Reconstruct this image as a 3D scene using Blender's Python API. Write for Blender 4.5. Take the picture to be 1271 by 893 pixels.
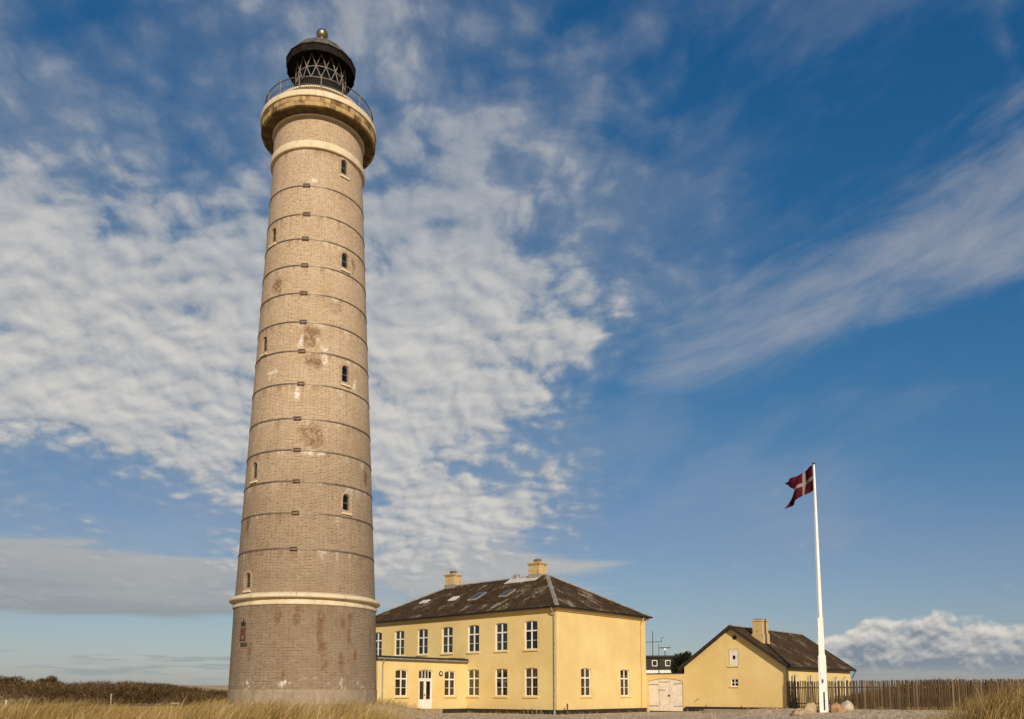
import bpy, math, random
import numpy as np
from mathutils import Vector, Matrix

for _o in list(bpy.data.objects): bpy.data.objects.remove(_o, do_unlink=True)
scene = bpy.context.scene
COL = scene.collection
R = math.radians
random.seed(7); RNG = np.random.default_rng(7)

# ------------------------------------------------------------------ camera
cam = bpy.data.cameras.new('camera'); camo = bpy.data.objects.new('camera', cam); COL.objects.link(camo)
cam.sensor_fit = 'HORIZONTAL'; cam.sensor_width = 36.0
cam.lens = 36.0 * 1020.3 / 1271.0
cam.shift_y = (746.35 - 446.5) / 1271.0          # rising-front lens: verticals stay nearly upright
cam.clip_start = 0.1; cam.clip_end = 12000
camo.location = (0, 0, 1.7); camo.rotation_euler = (R(90 + 6.353), 0, 0)
scene.camera = camo

# ------------------------------------------------------------------ node helpers
class N:
    """socket wrapper with arithmetic, so that shader maths can be written as expressions"""
    def __init__(s, nt, sock): s.nt, s.s = nt, sock
    def _m(s, op, *a, clamp=False):
        n = s.nt.nodes.new('ShaderNodeMath'); n.operation = op; n.use_clamp = clamp
        for i, v in enumerate((s,) + a):
            if isinstance(v, N): s.nt.links.new(v.s, n.inputs[i])
            else: n.inputs[i].default_value = v
        return N(s.nt, n.outputs[0])
    def __add__(s, o): return s._m('ADD', o)
    __radd__ = __add__
    def __sub__(s, o): return s._m('SUBTRACT', o)
    def __rsub__(s, o): return (s * -1.0) + o
    def __mul__(s, o): return s._m('MULTIPLY', o)
    __rmul__ = __mul__
    def __truediv__(s, o): return s._m('DIVIDE', o)
    def __pow__(s, o): return s._m('POWER', o)
    def max(s, o): return s._m('MAXIMUM', o)
    def min(s, o): return s._m('MINIMUM', o)
    def clamp(s): return s._m('ADD', 0.0, clamp=True)
    def step(s, a, b, smooth=True):
        n = s.nt.nodes.new('ShaderNodeMapRange'); n.interpolation_type = 'SMOOTHSTEP' if smooth else 'LINEAR'; n.clamp = True
        s.nt.links.new(s.s, n.inputs['Value'])
        for k, v in (('From Min', a), ('From Max', b)):
            if isinstance(v, N): s.nt.links.new(v.s, n.inputs[k])
            else: n.inputs[k].default_value = v
        return N(s.nt, n.outputs[0])
def vec(nt, x, y, z=0.0):
    n = nt.nodes.new('ShaderNodeCombineXYZ')
    for i, v in enumerate((x, y, z)):
        if isinstance(v, N): nt.links.new(v.s, n.inputs[i])
        else: n.inputs[i].default_value = v
    return N(nt, n.outputs[0])
def sep(nt, v):
    n = nt.nodes.new('ShaderNodeSeparateXYZ'); nt.links.new(v.s, n.inputs[0]); return [N(nt, o) for o in n.outputs]
def noise(nt, v, scale=1.0, detail=4.0, rough=0.5, lac=2.0, dist=0.0, dim='3D', w=0.0, color=False):
    n = nt.nodes.new('ShaderNodeTexNoise'); n.noise_dimensions = dim
    if v is not None: nt.links.new(v.s, n.inputs['Vector'])
    n.inputs['Scale'].default_value = scale; n.inputs['Detail'].default_value = detail
    n.inputs['Roughness'].default_value = rough; n.inputs['Lacunarity'].default_value = lac; n.inputs['Distortion'].default_value = dist
    return N(nt, n.outputs['Color' if color else 'Fac'])
def voro(nt, v, scale=1.0, feature='F1', smooth=None, rand=1.0):
    n = nt.nodes.new('ShaderNodeTexVoronoi'); n.feature = feature
    nt.links.new(v.s, n.inputs['Vector']); n.inputs['Scale'].default_value = scale; n.inputs['Randomness'].default_value = rand
    if smooth is not None and 'Smoothness' in n.inputs: n.inputs['Smoothness'].default_value = smooth
    return N(nt, n.outputs['Distance'])
def mixc(nt, f, a, b, mode='MIX'):
    n = nt.nodes.new('ShaderNodeMix'); n.data_type = 'RGBA'; n.blend_type = mode; n.clamp_factor = True
    for i, v in ((0, f), (6, a), (7, b)):
        if isinstance(v, N): nt.links.new(v.s, n.inputs[i])
        elif i == 0: n.inputs[0].default_value = v
        else: n.inputs[i].default_value = (*v, 1.0) if len(v) == 3 else v
    return N(nt, n.outputs[2])
def vadd(nt, a, b, op='ADD'):
    n = nt.nodes.new('ShaderNodeVectorMath'); n.operation = op
    for i, v in enumerate((a, b)):
        if isinstance(v, N): nt.links.new(v.s, n.inputs[i])
        else: n.inputs[i].default_value = v
    return N(nt, n.outputs[0])

# ------------------------------------------------------------------ sun and sky
SUN_EL, SUN_AZ = 24.0, 13.0      # degrees up; degrees to the right of straight behind the camera
sdir = Vector((math.sin(R(SUN_AZ)) * math.cos(R(SUN_EL)), -math.cos(R(SUN_AZ)) * math.cos(R(SUN_EL)), math.sin(R(SUN_EL))))
sun = bpy.data.lights.new('sun', 'SUN'); suno = bpy.data.objects.new('sun', sun); COL.objects.link(suno)
sun.energy = 4.6; sun.angle = R(0.5); sun.color = (1.0, 0.86, 0.66)
suno.rotation_euler = sdir.to_track_quat('Z', 'Y').to_euler(); suno.location = (30, -60, 60)

SKY = 0.10
w = bpy.data.worlds.new('World'); scene.world = w; w.use_nodes = True
w.cycles.sampling_method = 'MANUAL'; w.cycles.sample_map_resolution = 256
nt = w.node_tree; nt.nodes.clear()
out = nt.nodes.new('ShaderNodeOutputWorld'); bg = nt.nodes.new('ShaderNodeBackground'); nt.links.new(bg.outputs[0], out.inputs[0])
bg.inputs['Strength'].default_value = SKY
sk = nt.nodes.new('ShaderNodeTexSky'); sk.sky_type = 'NISHITA'; sk.sun_disc = False
sk.sun_elevation = R(SUN_EL); sk.sun_rotation = R(180 - SUN_AZ); sk.altitude = 0; sk.air_density = 1.0; sk.dust_density = 0.6; sk.ozone_density = 2.0
tc = nt.nodes.new('ShaderNodeTexCoord')
D = N(nt, tc.outputs['Generated'])
dx, dy, dz = sep(nt, D)
az = dx._m('ARCTAN2', dy) * 57.29578
el = dz.min(1.0).max(-1.0)._m('ARCSINE') * 57.29578
zz = dz.max(0.0) + 0.36
P = vec(nt, dx / zz, dy / zz, 0.0)                    # point on a flat cloud deck overhead
def gauss(a0, e0, sa, se, amp, rot=0.0):
    ca, sa_ = math.cos(R(rot)), math.sin(R(rot))
    u = ((az - a0) * ca + (el - e0) * sa_) / sa; v = ((el - e0) * ca - (az - a0) * sa_) / se
    return (((u * u + v * v) * -0.5)._m('EXPONENT')) * amp
# film-like rendering of the Nishita sky: deeper blue overhead, greyer towards the horizon
_sc = nt.nodes.new('ShaderNodeSeparateColor'); nt.links.new(sk.outputs[0], _sc.inputs[0])
sr, sg, sbl = (N(nt, o) for o in _sc.outputs)
_cc = nt.nodes.new('ShaderNodeCombineColor')
for i, v in enumerate((sr * 0.58 * (sr * (SKY / 0.30)).min(1.0), ((sg * SKY) ** 0.93) * (0.578 / SKY), ((sbl * SKY) ** 0.65) * (0.60 / SKY))): nt.links.new(v.s, _cc.inputs[i])
skycol = N(nt, _cc.outputs[0])
def n2(v, *a, **k): return noise(nt, v, *a, dim='2D', **k)
# --- altocumulus deck: broken puffs, thick to the left, breaking up to the right
broad = n2(P, 1.9, 3, 0.5)
warp = n2(P, 6.0, 2, 0.5, color=True)
Pw = vadd(nt, P, vadd(nt, vadd(nt, warp, (0.5, 0.5, 0.5), 'SUBTRACT'), (0.05, 0.05, 0.0), 'MULTIPLY'))
cover = (broad - 0.5) * 1.7 - 0.15 \
    + gauss(-27, 21.0, 11, 5.0, 0.88) + gauss(-7, 18, 5, 5.5, 0.58) + gauss(5, 33, 8, 7, 0.50) + gauss(-31, 16.5, 8, 2.4, 0.60) + gauss(3, 24, 4, 4, 0.25) + gauss(-16, 29, 13, 6, 0.46) \
    + gauss(-1, 12.0, 6.0, 2.2, 0.85, 8) + gauss(-28, 11.4, 6, 1.3, -0.50) \
    + gauss(26, 34, 10, 9, -0.85) + gauss(32, 20, 7, 7, -0.5) + gauss(26, 14, 14, 6, -0.75) + gauss(10, 16, 6, 5, -0.45) + gauss(-33, 37, 6, 4, -0.05) + gauss(-5, 26, 3, 3, -0.15)
def puffs(v):
    a = n2(v, 4.8, 8, 0.60)
    b = n2(v, 17.0, 4, 0.55)
    vo = nt.nodes.new('ShaderNodeTexVoronoi'); vo.voronoi_dimensions = '2D'; vo.feature = 'F1'
    nt.links.new(v.s, vo.inputs['Vector']); vo.inputs['Scale'].default_value = 21.0
    return (a - 0.5) * 1.35 + (b - 0.5) * 0.55 + (0.42 - N(nt, vo.outputs['Distance'])) * 0.32
d0 = puffs(Pw)
d1 = puffs(vadd(nt, Pw, (0.010, -0.013, 0.0)))         # the same field a step towards the sun, for relief
dens = d0 + cover * 0.62
alt_a = dens.step(-0.17, 0.33) * el.step(4.0, 9.0)
thin_a = dens.step(-0.50, 0.15) * el.step(4.0, 9.0) * 0.34
relief = ((d0 - d1) * 1.3).min(0.4).max(-0.4)
alt_c = mixc(nt, (relief + 0.16 + alt_a * 0.30 + (dens - 0.1) * 0.55).clamp(), (0.27, 0.31, 0.37), (0.66, 0.63, 0.585))
# --- smooth grey stratus bands low down
Pb = vec(nt, az * 0.05 + 3.7, el * 0.55, 0.0)
sb = n2(Pb, 1.0, 5, 0.55, dist=0.4)
band = gauss(-29, 6.8, 11, 1.9, 1.0) + gauss(-2, 8.2, 7, 2.2, 0.90) + gauss(-22, 5.4, 8, 0.5, 0.25)
st_a = ((sb - 0.5) * 1.5 + band - 0.30).step(0.0, 0.45) * 0.85 * (1.0 - el.step(9.5, 13.0))
st_c = mixc(nt, (sb * 1.2 - 0.6 + (el - 5.0) * 0.16 + az.step(-22.0, -8.0) * 0.5).clamp(), (0.285, 0.305, 0.315), (0.50, 0.485, 0.46))
# --- long cirrus streak to the right
ra = R(15.5)
su = (az - 20) * math.cos(ra) + (el - 25.0) * math.sin(ra)
sv = (el - 25.0) * math.cos(ra) - (az - 20) * math.sin(ra)
cn = n2(vec(nt, su * 0.07 + 1.3, sv * 0.26, 0.0), 1.0, 7, 0.62, dist=0.25)
cprof = ((sv * sv) / -18.0)._m('EXPONENT') * su.step(-18.5, -8.0) + ((((sv + 3.4) * (sv + 3.4)) / -7.0)._m('EXPONENT')) * su.step(-2.0, 14.0) * 0.5
ci_a = ((cn - 0.5) * 1.5 + cprof * 0.98 - 0.50).step(-0.1, 1.05) * 0.66
veil = n2(vec(nt, su * 0.05, sv * 0.13 + 4.0, 0.0), 1.0, 5, 0.6).step(0.42, 0.75) * 0.16 * el.step(3.0, 12.0)
ci_a = ci_a.max(veil)
ci_c = (0.47, 0.46, 0.46)
# --- cumulus bank standing on the horizon
Pk = vec(nt, az * 0.36, el * 0.52, 0.0)
k0 = n2(Pk, 1.0, 7, 0.56, dist=0.0); k1 = n2(vadd(nt, Pk, (0.05, 0.16, 0.0)), 1.0, 4, 0.56, dist=0.0)
topn = n2(vec(nt, az * 0.13, 5.0, 0.0), 1.0, 2, 0.5)
top = az.step(16.0, 23.0) * 3.9 + gauss(12.6, 3.0, 1.5, 30, 2.2) + (topn - 0.5) * 1.6 + 0.7
kd = (top - el) * 0.50 + (k0 - 0.5) * 1.7
ku_a = kd.step(0.0, 0.36) * el.step(1.0, 1.9)
ku_l = ((k0 - k1) * 3.0 + 0.40 + (el - top + 1.6) * 0.26).clamp()
ku_c = mixc(nt, ku_l, (0.225, 0.265, 0.315), (0.70, 0.665, 0.61))
# --- thin flat clouds just over the horizon
hn = n2(vec(nt, az * 0.16 + 9.1, el * 1.9, 0.0), 1.0, 5, 0.6)
h_a = (hn - 0.5 + gauss(-22, 1.8, 7, 0.55, 0.22) + gauss(28, 1.2, 8, 0.5, 0.16)).step(0.10, 0.26) * el.step(0.2, 0.9) * (1.0 - el.step(2.2, 3.4)) * 0.6
h_c = (0.27, 0.315, 0.35)
inv = 1.0 / SKY
def over(base, a, c):
    c = mixc(nt, 1.0, c, (inv, inv, inv), 'MULTIPLY') if isinstance(c, N) else tuple(x * inv for x in c)
    return mixc(nt, a.clamp(), base, c)
col = over(skycol, h_a, h_c); col = over(col, ku_a, ku_c); col = over(col, st_a, st_c); col = over(col, ci_a, ci_c); col = over(col, (alt_a * (0.92 - el.step(22.0, 36.0) * 0.36)).max(thin_a), alt_c)
nt.links.new(col.s, bg.inputs['Color'])

scene.view_settings.view_transform = 'Standard'; scene.view_settings.look = 'None'
scene.view_settings.exposure = 0.0; scene.view_settings.gamma = 1.0

# ------------------------------------------------------------------ object helpers
def tag(o, label=None, cat=None, group=None, kind=None):
    for k, v in (('label', label), ('category', cat), ('group', group), ('kind', kind)):
        if v: o[k] = v
    return o
def empty(name, loc=(0, 0, 0), rz=0.0, parent=None):
    o = bpy.data.objects.new(name, None); COL.objects.link(o); o.location = loc; o.rotation_euler = (0, 0, rz)
    o.empty_display_size = 0.2
    if parent: o.parent = parent
    return o
def link(name, me, parent=None, loc=(0, 0, 0), rot=(0, 0, 0), scale=(1, 1, 1)):
    o = bpy.data.objects.new(name, me); COL.objects.link(o); o.location = loc; o.rotation_euler = rot; o.scale = scale
    if parent: o.parent = parent
    return o
class MB:
    """collects boxes, tubes, lathes and prisms; mesh()/build() turns them into one mesh"""
    def __init__(s): s.v, s.f = [], []
    def add(s, vs, fs):
        n = len(s.v); s.v += [tuple(v) for v in vs]; s.f += [tuple(i + n for i in f) for f in fs]; return s
    def box(s, x0, x1, y0, y1, z0, z1, M=None):
        vs = [Vector(p) for p in ((x0, y0, z0), (x1, y0, z0), (x1, y1, z0), (x0, y1, z0), (x0, y0, z1), (x1, y0, z1), (x1, y1, z1), (x0, y1, z1))]
        if M: vs = [M @ v for v in vs]
        return s.add(vs, [(0, 3, 2, 1), (4, 5, 6, 7), (0, 1, 5, 4), (1, 2, 6, 5), (2, 3, 7, 6), (3, 0, 4, 7)])
    def bbox(s, x0, x1, y0, y1, z0, z1, b=0.01, M=None):
        """box with chamfered vertical and top edges"""
        ring = lambda x0, x1, y0, y1, z, b: [(x0 + b, y0, z), (x1 - b, y0, z), (x1, y0 + b, z), (x1, y1 - b, z), (x1 - b, y1, z), (x0 + b, y1, z), (x0, y1 - b, z), (x0, y0 + b, z)]
        vs = ring(x0, x1, y0, y1, z0, b) + ring(x0, x1, y0, y1, z1 - b, b) + ring(x0 + b, x1 - b, y0 + b, y1 - b, z1, b * 0.5)
        vs = [Vector(v) for v in vs]
        if M: vs = [M @ v for v in vs]
        fs = [tuple(range(7, -1, -1)), tuple(range(16, 24))]
        for k in (0, 8): fs += [(k + i, k + (i + 1) % 8, k + 8 + (i + 1) % 8, k + 8 + i) for i in range(8)]
        return s.add(vs, fs)
    def tube(s, p, q, r0, r1=None, n=8, cap=True):
        p, q = Vector(p), Vector(q); r1 = r0 if r1 is None else r1
        d = (q - p).normalized(); a = d.orthogonal().normalized(); b = d.cross(a)
        vs = [p + (a * math.cos(t) + b * math.sin(t)) * r0 for t in [2 * math.pi * i / n for i in range(n)]]
        vs += [q + (a * math.cos(t) + b * math.sin(t)) * r1 for t in [2 * math.pi * i / n for i in range(n)]]
        fs = [(i, (i + 1) % n, n + (i + 1) % n, n + i) for i in range(n)]
        if cap: fs += [tuple(range(n - 1, -1, -1)), tuple(range(n, 2 * n))]
        return s.add(vs, fs)
    def path(s, pts, r, n=8):
        for a, b in zip(pts[:-1], pts[1:]): s.tube(a, b, r, r, n)
        return s
    def lathe(s, prof, n=64, close=False, a0=0.0):
        k = len(prof); vs = []
        for i in range(n):
            t = 2 * math.pi * i / n + a0
            vs += [(r * math.sin(t), -r * math.cos(t), z) for r, z in prof]
        fs = []
        for i in range(n):
            j = (i + 1) % n
            for m in range(k if close else k - 1):
                m2 = (m + 1) % k
                fs.append((i * k + m, j * k + m, j * k + m2, i * k + m2))
        return s.add(vs, fs)
    def arcblock(s, t0, t1, r0, r1, z0, z1, n=3, b=0.012):
        """curved stone block between two angles (radians), slightly chamfered on its outer face"""
        vs = []
        for i in range(n + 1):
            t = t0 + (t1 - t0) * i / n
            for r, z in ((r0, z0), (r1 - b, z0), (r1, z0 + b), (r1, z1 - b), (r1 - b, z1), (r0, z1)): vs.append((r * math.sin(t), -r * math.cos(t), z))
        fs = []
        for i in range(n): fs += [(i * 6 + m, (i + 1) * 6 + m, (i + 1) * 6 + (m + 1) % 6, i * 6 + (m + 1) % 6) for m in range(6)]
        fs += [tuple(range(5, -1, -1)), tuple(n * 6 + m for m in range(6))]
        return s.add(vs, fs)
    def prism(s, poly, y0, y1):
        """polygon in x/z pushed along y"""
        n = len(poly); vs = [(x, y0, z) for x, z in poly] + [(x, y1, z) for x, z in poly]
        return s.add(vs, [tuple(range(n)), tuple(range(2 * n - 1, n - 1, -1))] + [(i, n + i, n + (i + 1) % n, (i + 1) % n) for i in range(n)])
    def ball(s, c, r, n=16, m=10, sq=1.0):
        prof = [(r * math.sin(math.pi * i / m), c[2] - r * sq * math.cos(math.pi * i / m)) for i in range(m + 1)]
        prof[0] = (0.001, prof[0][1]); prof[-1] = (0.001, prof[-1][1])
        k = len(s.v); s.lathe(prof, n)
        s.v[k:] = [(x + c[0], y + c[1], z) for x, y, z in s.v[k:]]
        return s
    def mesh(s, name, mat, smooth=None):
        me = bpy.data.meshes.new(name); me.from_pydata(s.v, [], s.f); me.update()
        if mat: me.materials.append(mat)
        if smooth is not None:
            me.polygons.foreach_set('use_smooth', [True] * len(me.polygons)); me.set_sharp_from_angle(angle=R(smooth))
        return me
    def build(s, name, mat, parent=None, smooth=None, **k): return link(name, s.mesh(name, mat, smooth), parent, **k)

# ------------------------------------------------------------------ materials
MATS = {}
def mat(name):
    m = bpy.data.materials.new(name); m.use_nodes = True; t = m.node_tree
    b = t.nodes['Principled BSDF']; MATS[name] = m
    return m, t, b
def setc(b, c, rough=0.7, metal=0.0, spec=0.5):
    if isinstance(c, N): b.id_data.links.new(c.s, b.inputs['Base Color'])
    else: b.inputs['Base Color'].default_value = (*c, 1)
    if isinstance(rough, N): b.id_data.links.new(rough.s, b.inputs['Roughness'])
    else: b.inputs['Roughness'].default_value = rough
    b.inputs['Metallic'].default_value = metal; b.inputs['Specular IOR Level'].default_value = spec
def bump(t, b, h, dist=0.01, strength=1.0):
    n = t.nodes.new('ShaderNodeBump'); n.inputs['Distance'].default_value = dist; n.inputs['Strength'].default_value = strength
    t.links.new(h.s, n.inputs['Height']); t.links.new(n.outputs[0], b.inputs['Normal'])
def opos(t): return N(t, t.nodes.new('ShaderNodeTexCoord').outputs['Object'])
def wpos(t): return N(t, t.nodes.new('ShaderNodeNewGeometry').outputs['Position'])
def uvc(t): return N(t, t.nodes.new('ShaderNodeUVMap').outputs[0])
def orand(t): return N(t, t.nodes.new('ShaderNodeObjectInfo').outputs['Random'])
def attr(t, name):
    n = t.nodes.new('ShaderNodeAttribute'); n.attribute_name = name; return n
def simple(name, c, rough=0.6, metal=0.0, var=0.12, scale=3.0, bmp=0.0, rnd=0.0, spec=0.5):
    m, t, b = mat(name); p = wpos(t)
    n = noise(t, p, scale, 5, 0.6)
    dark = tuple(x * (1 - var * 1.6) for x in c); lite = tuple(min(1, x * (1 + var)) for x in c)
    col = mixc(t, n.step(0.3, 0.7), dark, lite)
    if rnd:
        k = orand(t) * (2 * rnd) + (1.0 - rnd); col = mixc(t, 1.0, col, vec(t, k, k, k), 'MULTIPLY')
    setc(b, col, rough, metal, spec)
    if bmp: bump(t, b, noise(t, p, scale * 8, 4, 0.6), bmp)
    return m

# --- tower brick: cylindrical uv in metres, drawn in cross bond, with stains carried on the mesh
m, t, b = mat('tower_brick')
uv = uvc(t)
br = t.nodes.new('ShaderNodeTexBrick'); t.links.new(uv.s, br.inputs['Vector'])
br.offset = 0.5; br.squash = 0.5; br.squash_frequency = 2
br.inputs['Scale'].default_value = 1.0; br.inputs['Brick Width'].default_value = 0.25; br.inputs['Row Height'].default_value = 0.092
br.inputs['Mortar Size'].default_value = 0.018; br.inputs['Mortar Smooth'].default_value = 0.3; br.inputs['Bias'].default_value = 0.0
br.inputs['Color1'].default_value = (0.255, 0.162, 0.092, 1); br.inputs['Color2'].default_value = (0.53, 0.368, 0.224, 1); br.inputs['Mortar'].default_value = (0.64, 0.52, 0.385, 1)
st = attr(t, 'stain'); sc_ = t.nodes.new('ShaderNodeSeparateColor'); t.links.new(st.outputs['Color'], sc_.inputs[0])
s_br, s_wh, s_gy = (N(t, o) for o in sc_.outputs)
px_ = wpos(t)
ux, uy, _ = sep(t, uv)
cell = noise(t, vec(t, ux * 8.0, uy * 11.0, 0.0), 1.0, 2, 0.75, dim='2D')          # brick to brick
patch = noise(t, px_, 0.55, 5, 0.6)
drip = noise(t, vec(t, ux * 1.6, uy * 0.16, 0.0), 1.0, 5, 0.6, dim='2D')         # vertical run-off
fine = noise(t, px_, 5.0, 5, 0.65)
c = N(t, br.outputs['Color'])
c = mixc(t, cell.step(0.56, 0.70) * 0.36, c, (0.68, 0.56, 0.42))
c = mixc(t, (1.0 - cell.step(0.30, 0.45)) * 0.28, c, (0.17, 0.105, 0.055))
c = mixc(t, patch.step(0.42, 0.75) * 0.46, c, (0.40, 0.265, 0.155))
c = mixc(t, drip.step(0.52, 0.72) * 0.30, c, (0.58, 0.47, 0.36))
c = mixc(t, (s_gy * 0.72).clamp(), c, mixc(t, 1.0, c, (0.50, 0.495, 0.50), 'MULTIPLY'))
c = mixc(t, (s_br * fine.step(0.32, 0.54)).clamp() * 0.80, c, (0.17, 0.085, 0.035))
c = mixc(t, (s_wh * fine.step(0.40, 0.54)).clamp() * 0.85, c, (0.84, 0.80, 0.73))
c = mixc(t, 1.0, c, (0.88, 0.875, 0.87), 'MULTIPLY')
setc(b, c, 0.88, 0, 0.25)
bump(t, b, N(t, br.outputs['Fac']) * -1.0 + fine * 0.5, 0.008)
BRICK = m

# --- cut stone
def stone(name, c1, c2, stainc, stain=0.5, rnd=0.10):
    m, t, b = mat(name); p = wpos(t)
    n = noise(t, p, 1.6, 6, 0.6); f = noise(t, p, 14, 5, 0.6); d = noise(t, vec(t, *sep(t, p)[:2], sep(t, p)[2] * 0.3), 2.4, 5, 0.65)
    c = mixc(t, f.step(0.3, 0.7), c1, c2)
    c = mixc(t, (n * 0.5 + d * 0.5 + (orand(t) - 0.5) * rnd * 2).step(0.46, 0.66) * stain, c, stainc)
    k = orand(t) * (2 * rnd) + (1 - rnd); c = mixc(t, 1.0, c, vec(t, k, k, k), 'MULTIPLY')
    setc(b, c, 0.85, 0, 0.3); bump(t, b, f + n, 0.012)
    return m
STONE = stone('cream_stone', (0.58, 0.48, 0.33), (0.70, 0.60, 0.43), (0.36, 0.28, 0.18), 0.45, 0.05)
STONE_OLD = stone('weathered_stone', (0.34, 0.225, 0.095), (0.50, 0.36, 0.18), (0.10, 0.055, 0.022), 1.0, 0.20)
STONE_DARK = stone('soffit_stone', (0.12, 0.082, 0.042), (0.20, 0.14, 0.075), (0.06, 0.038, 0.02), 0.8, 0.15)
PLINTH = stone('plinth_stone', (0.25, 0.195, 0.135), (0.34, 0.275, 0.20), (0.17, 0.125, 0.08), 0.55, 0.06)
IRON = simple('iron_band', (0.17, 0.130, 0.095), 0.52, 0.45, 0.2, 3)
CLAMP = simple('rusty_clamp', (0.15, 0.10, 0.065), 0.7, 0.3, 0.3, 6)
LANT = simple('lantern_black', (0.013, 0.010, 0.008), 0.8, 0.0, 0.3, 4, spec=0.15)
BARS = simple('lantern_bars', (0.21, 0.175, 0.13), 0.6, 0.1, 0.15, 4)
DOME = simple('dome_copper', (0.15, 0.13, 0.10), 0.5, 0.45, 0.3, 2, 0.004)
BALL = simple('finial_bronze', (0.30, 0.245, 0.16), 0.36, 0.9, 0.15, 2)
RAIL = simple('rail_iron', (0.10, 0.085, 0.075), 0.5, 0.4, 0.2, 6)
WHITE = simple('white_paint', (0.74, 0.71, 0.65), 0.5, 0, 0.06, 4, rnd=0.03)
POLE = simple('pole_paint', (0.80, 0.78, 0.73), 0.35, 0, 0.05, 3)
BLACKP = simple('tarred_plinth', (0.018, 0.014, 0.011), 0.7, 0, 0.4, 3, 0.004)
ZINC = simple('zinc', (0.30, 0.27, 0.225), 0.6, 0.1, 0.22, 3)
PIPE_Y = simple('yellow_pipe', (0.66, 0.44, 0.16), 0.5, 0, 0.1, 4)
DARKW = simple('dark_boards', (0.022, 0.015, 0.010), 0.7, 0, 0.4, 4)
FELT = simple('roofing_felt', (0.022, 0.019, 0.017), 0.8, 0, 0.4, 2, 0.005)
GATEW = simple('gate_paint', (0.72, 0.65, 0.56), 0.6, 0, 0.08, 3)
HANDLE = simple('dark_metal', (0.03, 0.028, 0.025), 0.45, 0.6, 0.2, 6)
RED = simple('red_paint', (0.14, 0.045, 0.03), 0.6, 0, 0.45, 12)
BLACKPAINT = simple('black_paint', (0.025, 0.022, 0.02), 0.6, 0, 0.25, 9)
TERRA = simple('terracotta', (0.34, 0.13, 0.06), 0.8, 0, 0.2, 6)
CURT = simple('curtain', (0.24, 0.20, 0.15), 0.9, 0, 0.1, 6, rnd=0.25)
ROCKS = []
for nm, c1, c2 in (('boulder_tan', (0.30, 0.20, 0.12), (0.47, 0.36, 0.24)), ('boulder_rust', (0.27, 0.14, 0.07), (0.46, 0.29, 0.17)), ('boulder_pale', (0.42, 0.36, 0.26), (0.62, 0.55, 0.43))):
    m, t, b = mat(nm); p = wpos(t); n = noise(t, p, 2.5, 6, 0.65); f = noise(t, p, 22, 4, 0.6)
    setc(b, mixc(t, f.step(0.62, 0.74) * 0.5, mixc(t, n.step(0.35, 0.65), c1, c2), (0.12, 0.09, 0.06)), 0.85, 0, 0.3); bump(t, b, n * 2 + f, 0.03); ROCKS.append(m)

# --- yellow lime wash
m, t, b = mat('yellow_plaster'); p = wpos(t)
n1_ = noise(t, p, 0.35, 5, 0.6); n2_ = noise(t, p, 2.2, 6, 0.65); f = noise(t, p, 40, 4, 0.6)
_, _, pz = sep(t, p)
c = mixc(t, n1_.step(0.35, 0.68), (0.645, 0.475, 0.200), (0.710, 0.552, 0.258))
c = mixc(t, n2_.step(0.58, 0.74) * 0.16, c, (0.54, 0.40, 0.19))
c = mixc(t, (pz * -1.0 + n2_ * 1.6).step(-0.25, 0.35) * 0.30, c, (0.50, 0.40, 0.24))      # splashed foot of the wall
sx_, sy_, _ = sep(t, p)
run = noise(t, vec(t, sx_ * 1.4, sy_ * 1.4, pz * 0.10), 1.0, 6, 0.7)
c = mixc(t, run.step(0.54, 0.74) * 0.20, c, (0.47, 0.335, 0.15)); c = mixc(t, (1.0 - run.step(0.28, 0.44)) * 0.16, c, (0.80, 0.66, 0.38))
setc(b, c, 0.9, 0, 0.2); bump(t, b, f + n2_ * 2, 0.004)
PLASTER = m
# --- chimney brick
m, t, b = mat('yellow_brick'); p = opos(t)
br = t.nodes.new('ShaderNodeTexBrick'); xx, yy, zz_ = sep(t, p); t.links.new(vec(t, xx + yy, zz_, 0.0).s, br.inputs['Vector'])
br.inputs['Scale'].default_value = 1.0; br.inputs['Brick Width'].default_value = 0.24; br.inputs['Row Height'].default_value = 0.075; br.inputs['Mortar Size'].default_value = 0.012
br.inputs['Color1'].default_value = (0.56, 0.37, 0.14, 1); br.inputs['Color2'].default_value = (0.68, 0.47, 0.19, 1); br.inputs['Mortar'].default_value = (0.48, 0.39, 0.27, 1)
n = noise(t, wpos(t), 2.5, 5, 0.65)
setc(b, mixc(t, n.step(0.5, 0.72) * 0.55, N(t, br.outputs['Color']), (0.20, 0.13, 0.07)), 0.9, 0, 0.2); bump(t, b, N(t, br.outputs['Fac']) * -1.0, 0.008)
YBRICK = m
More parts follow.
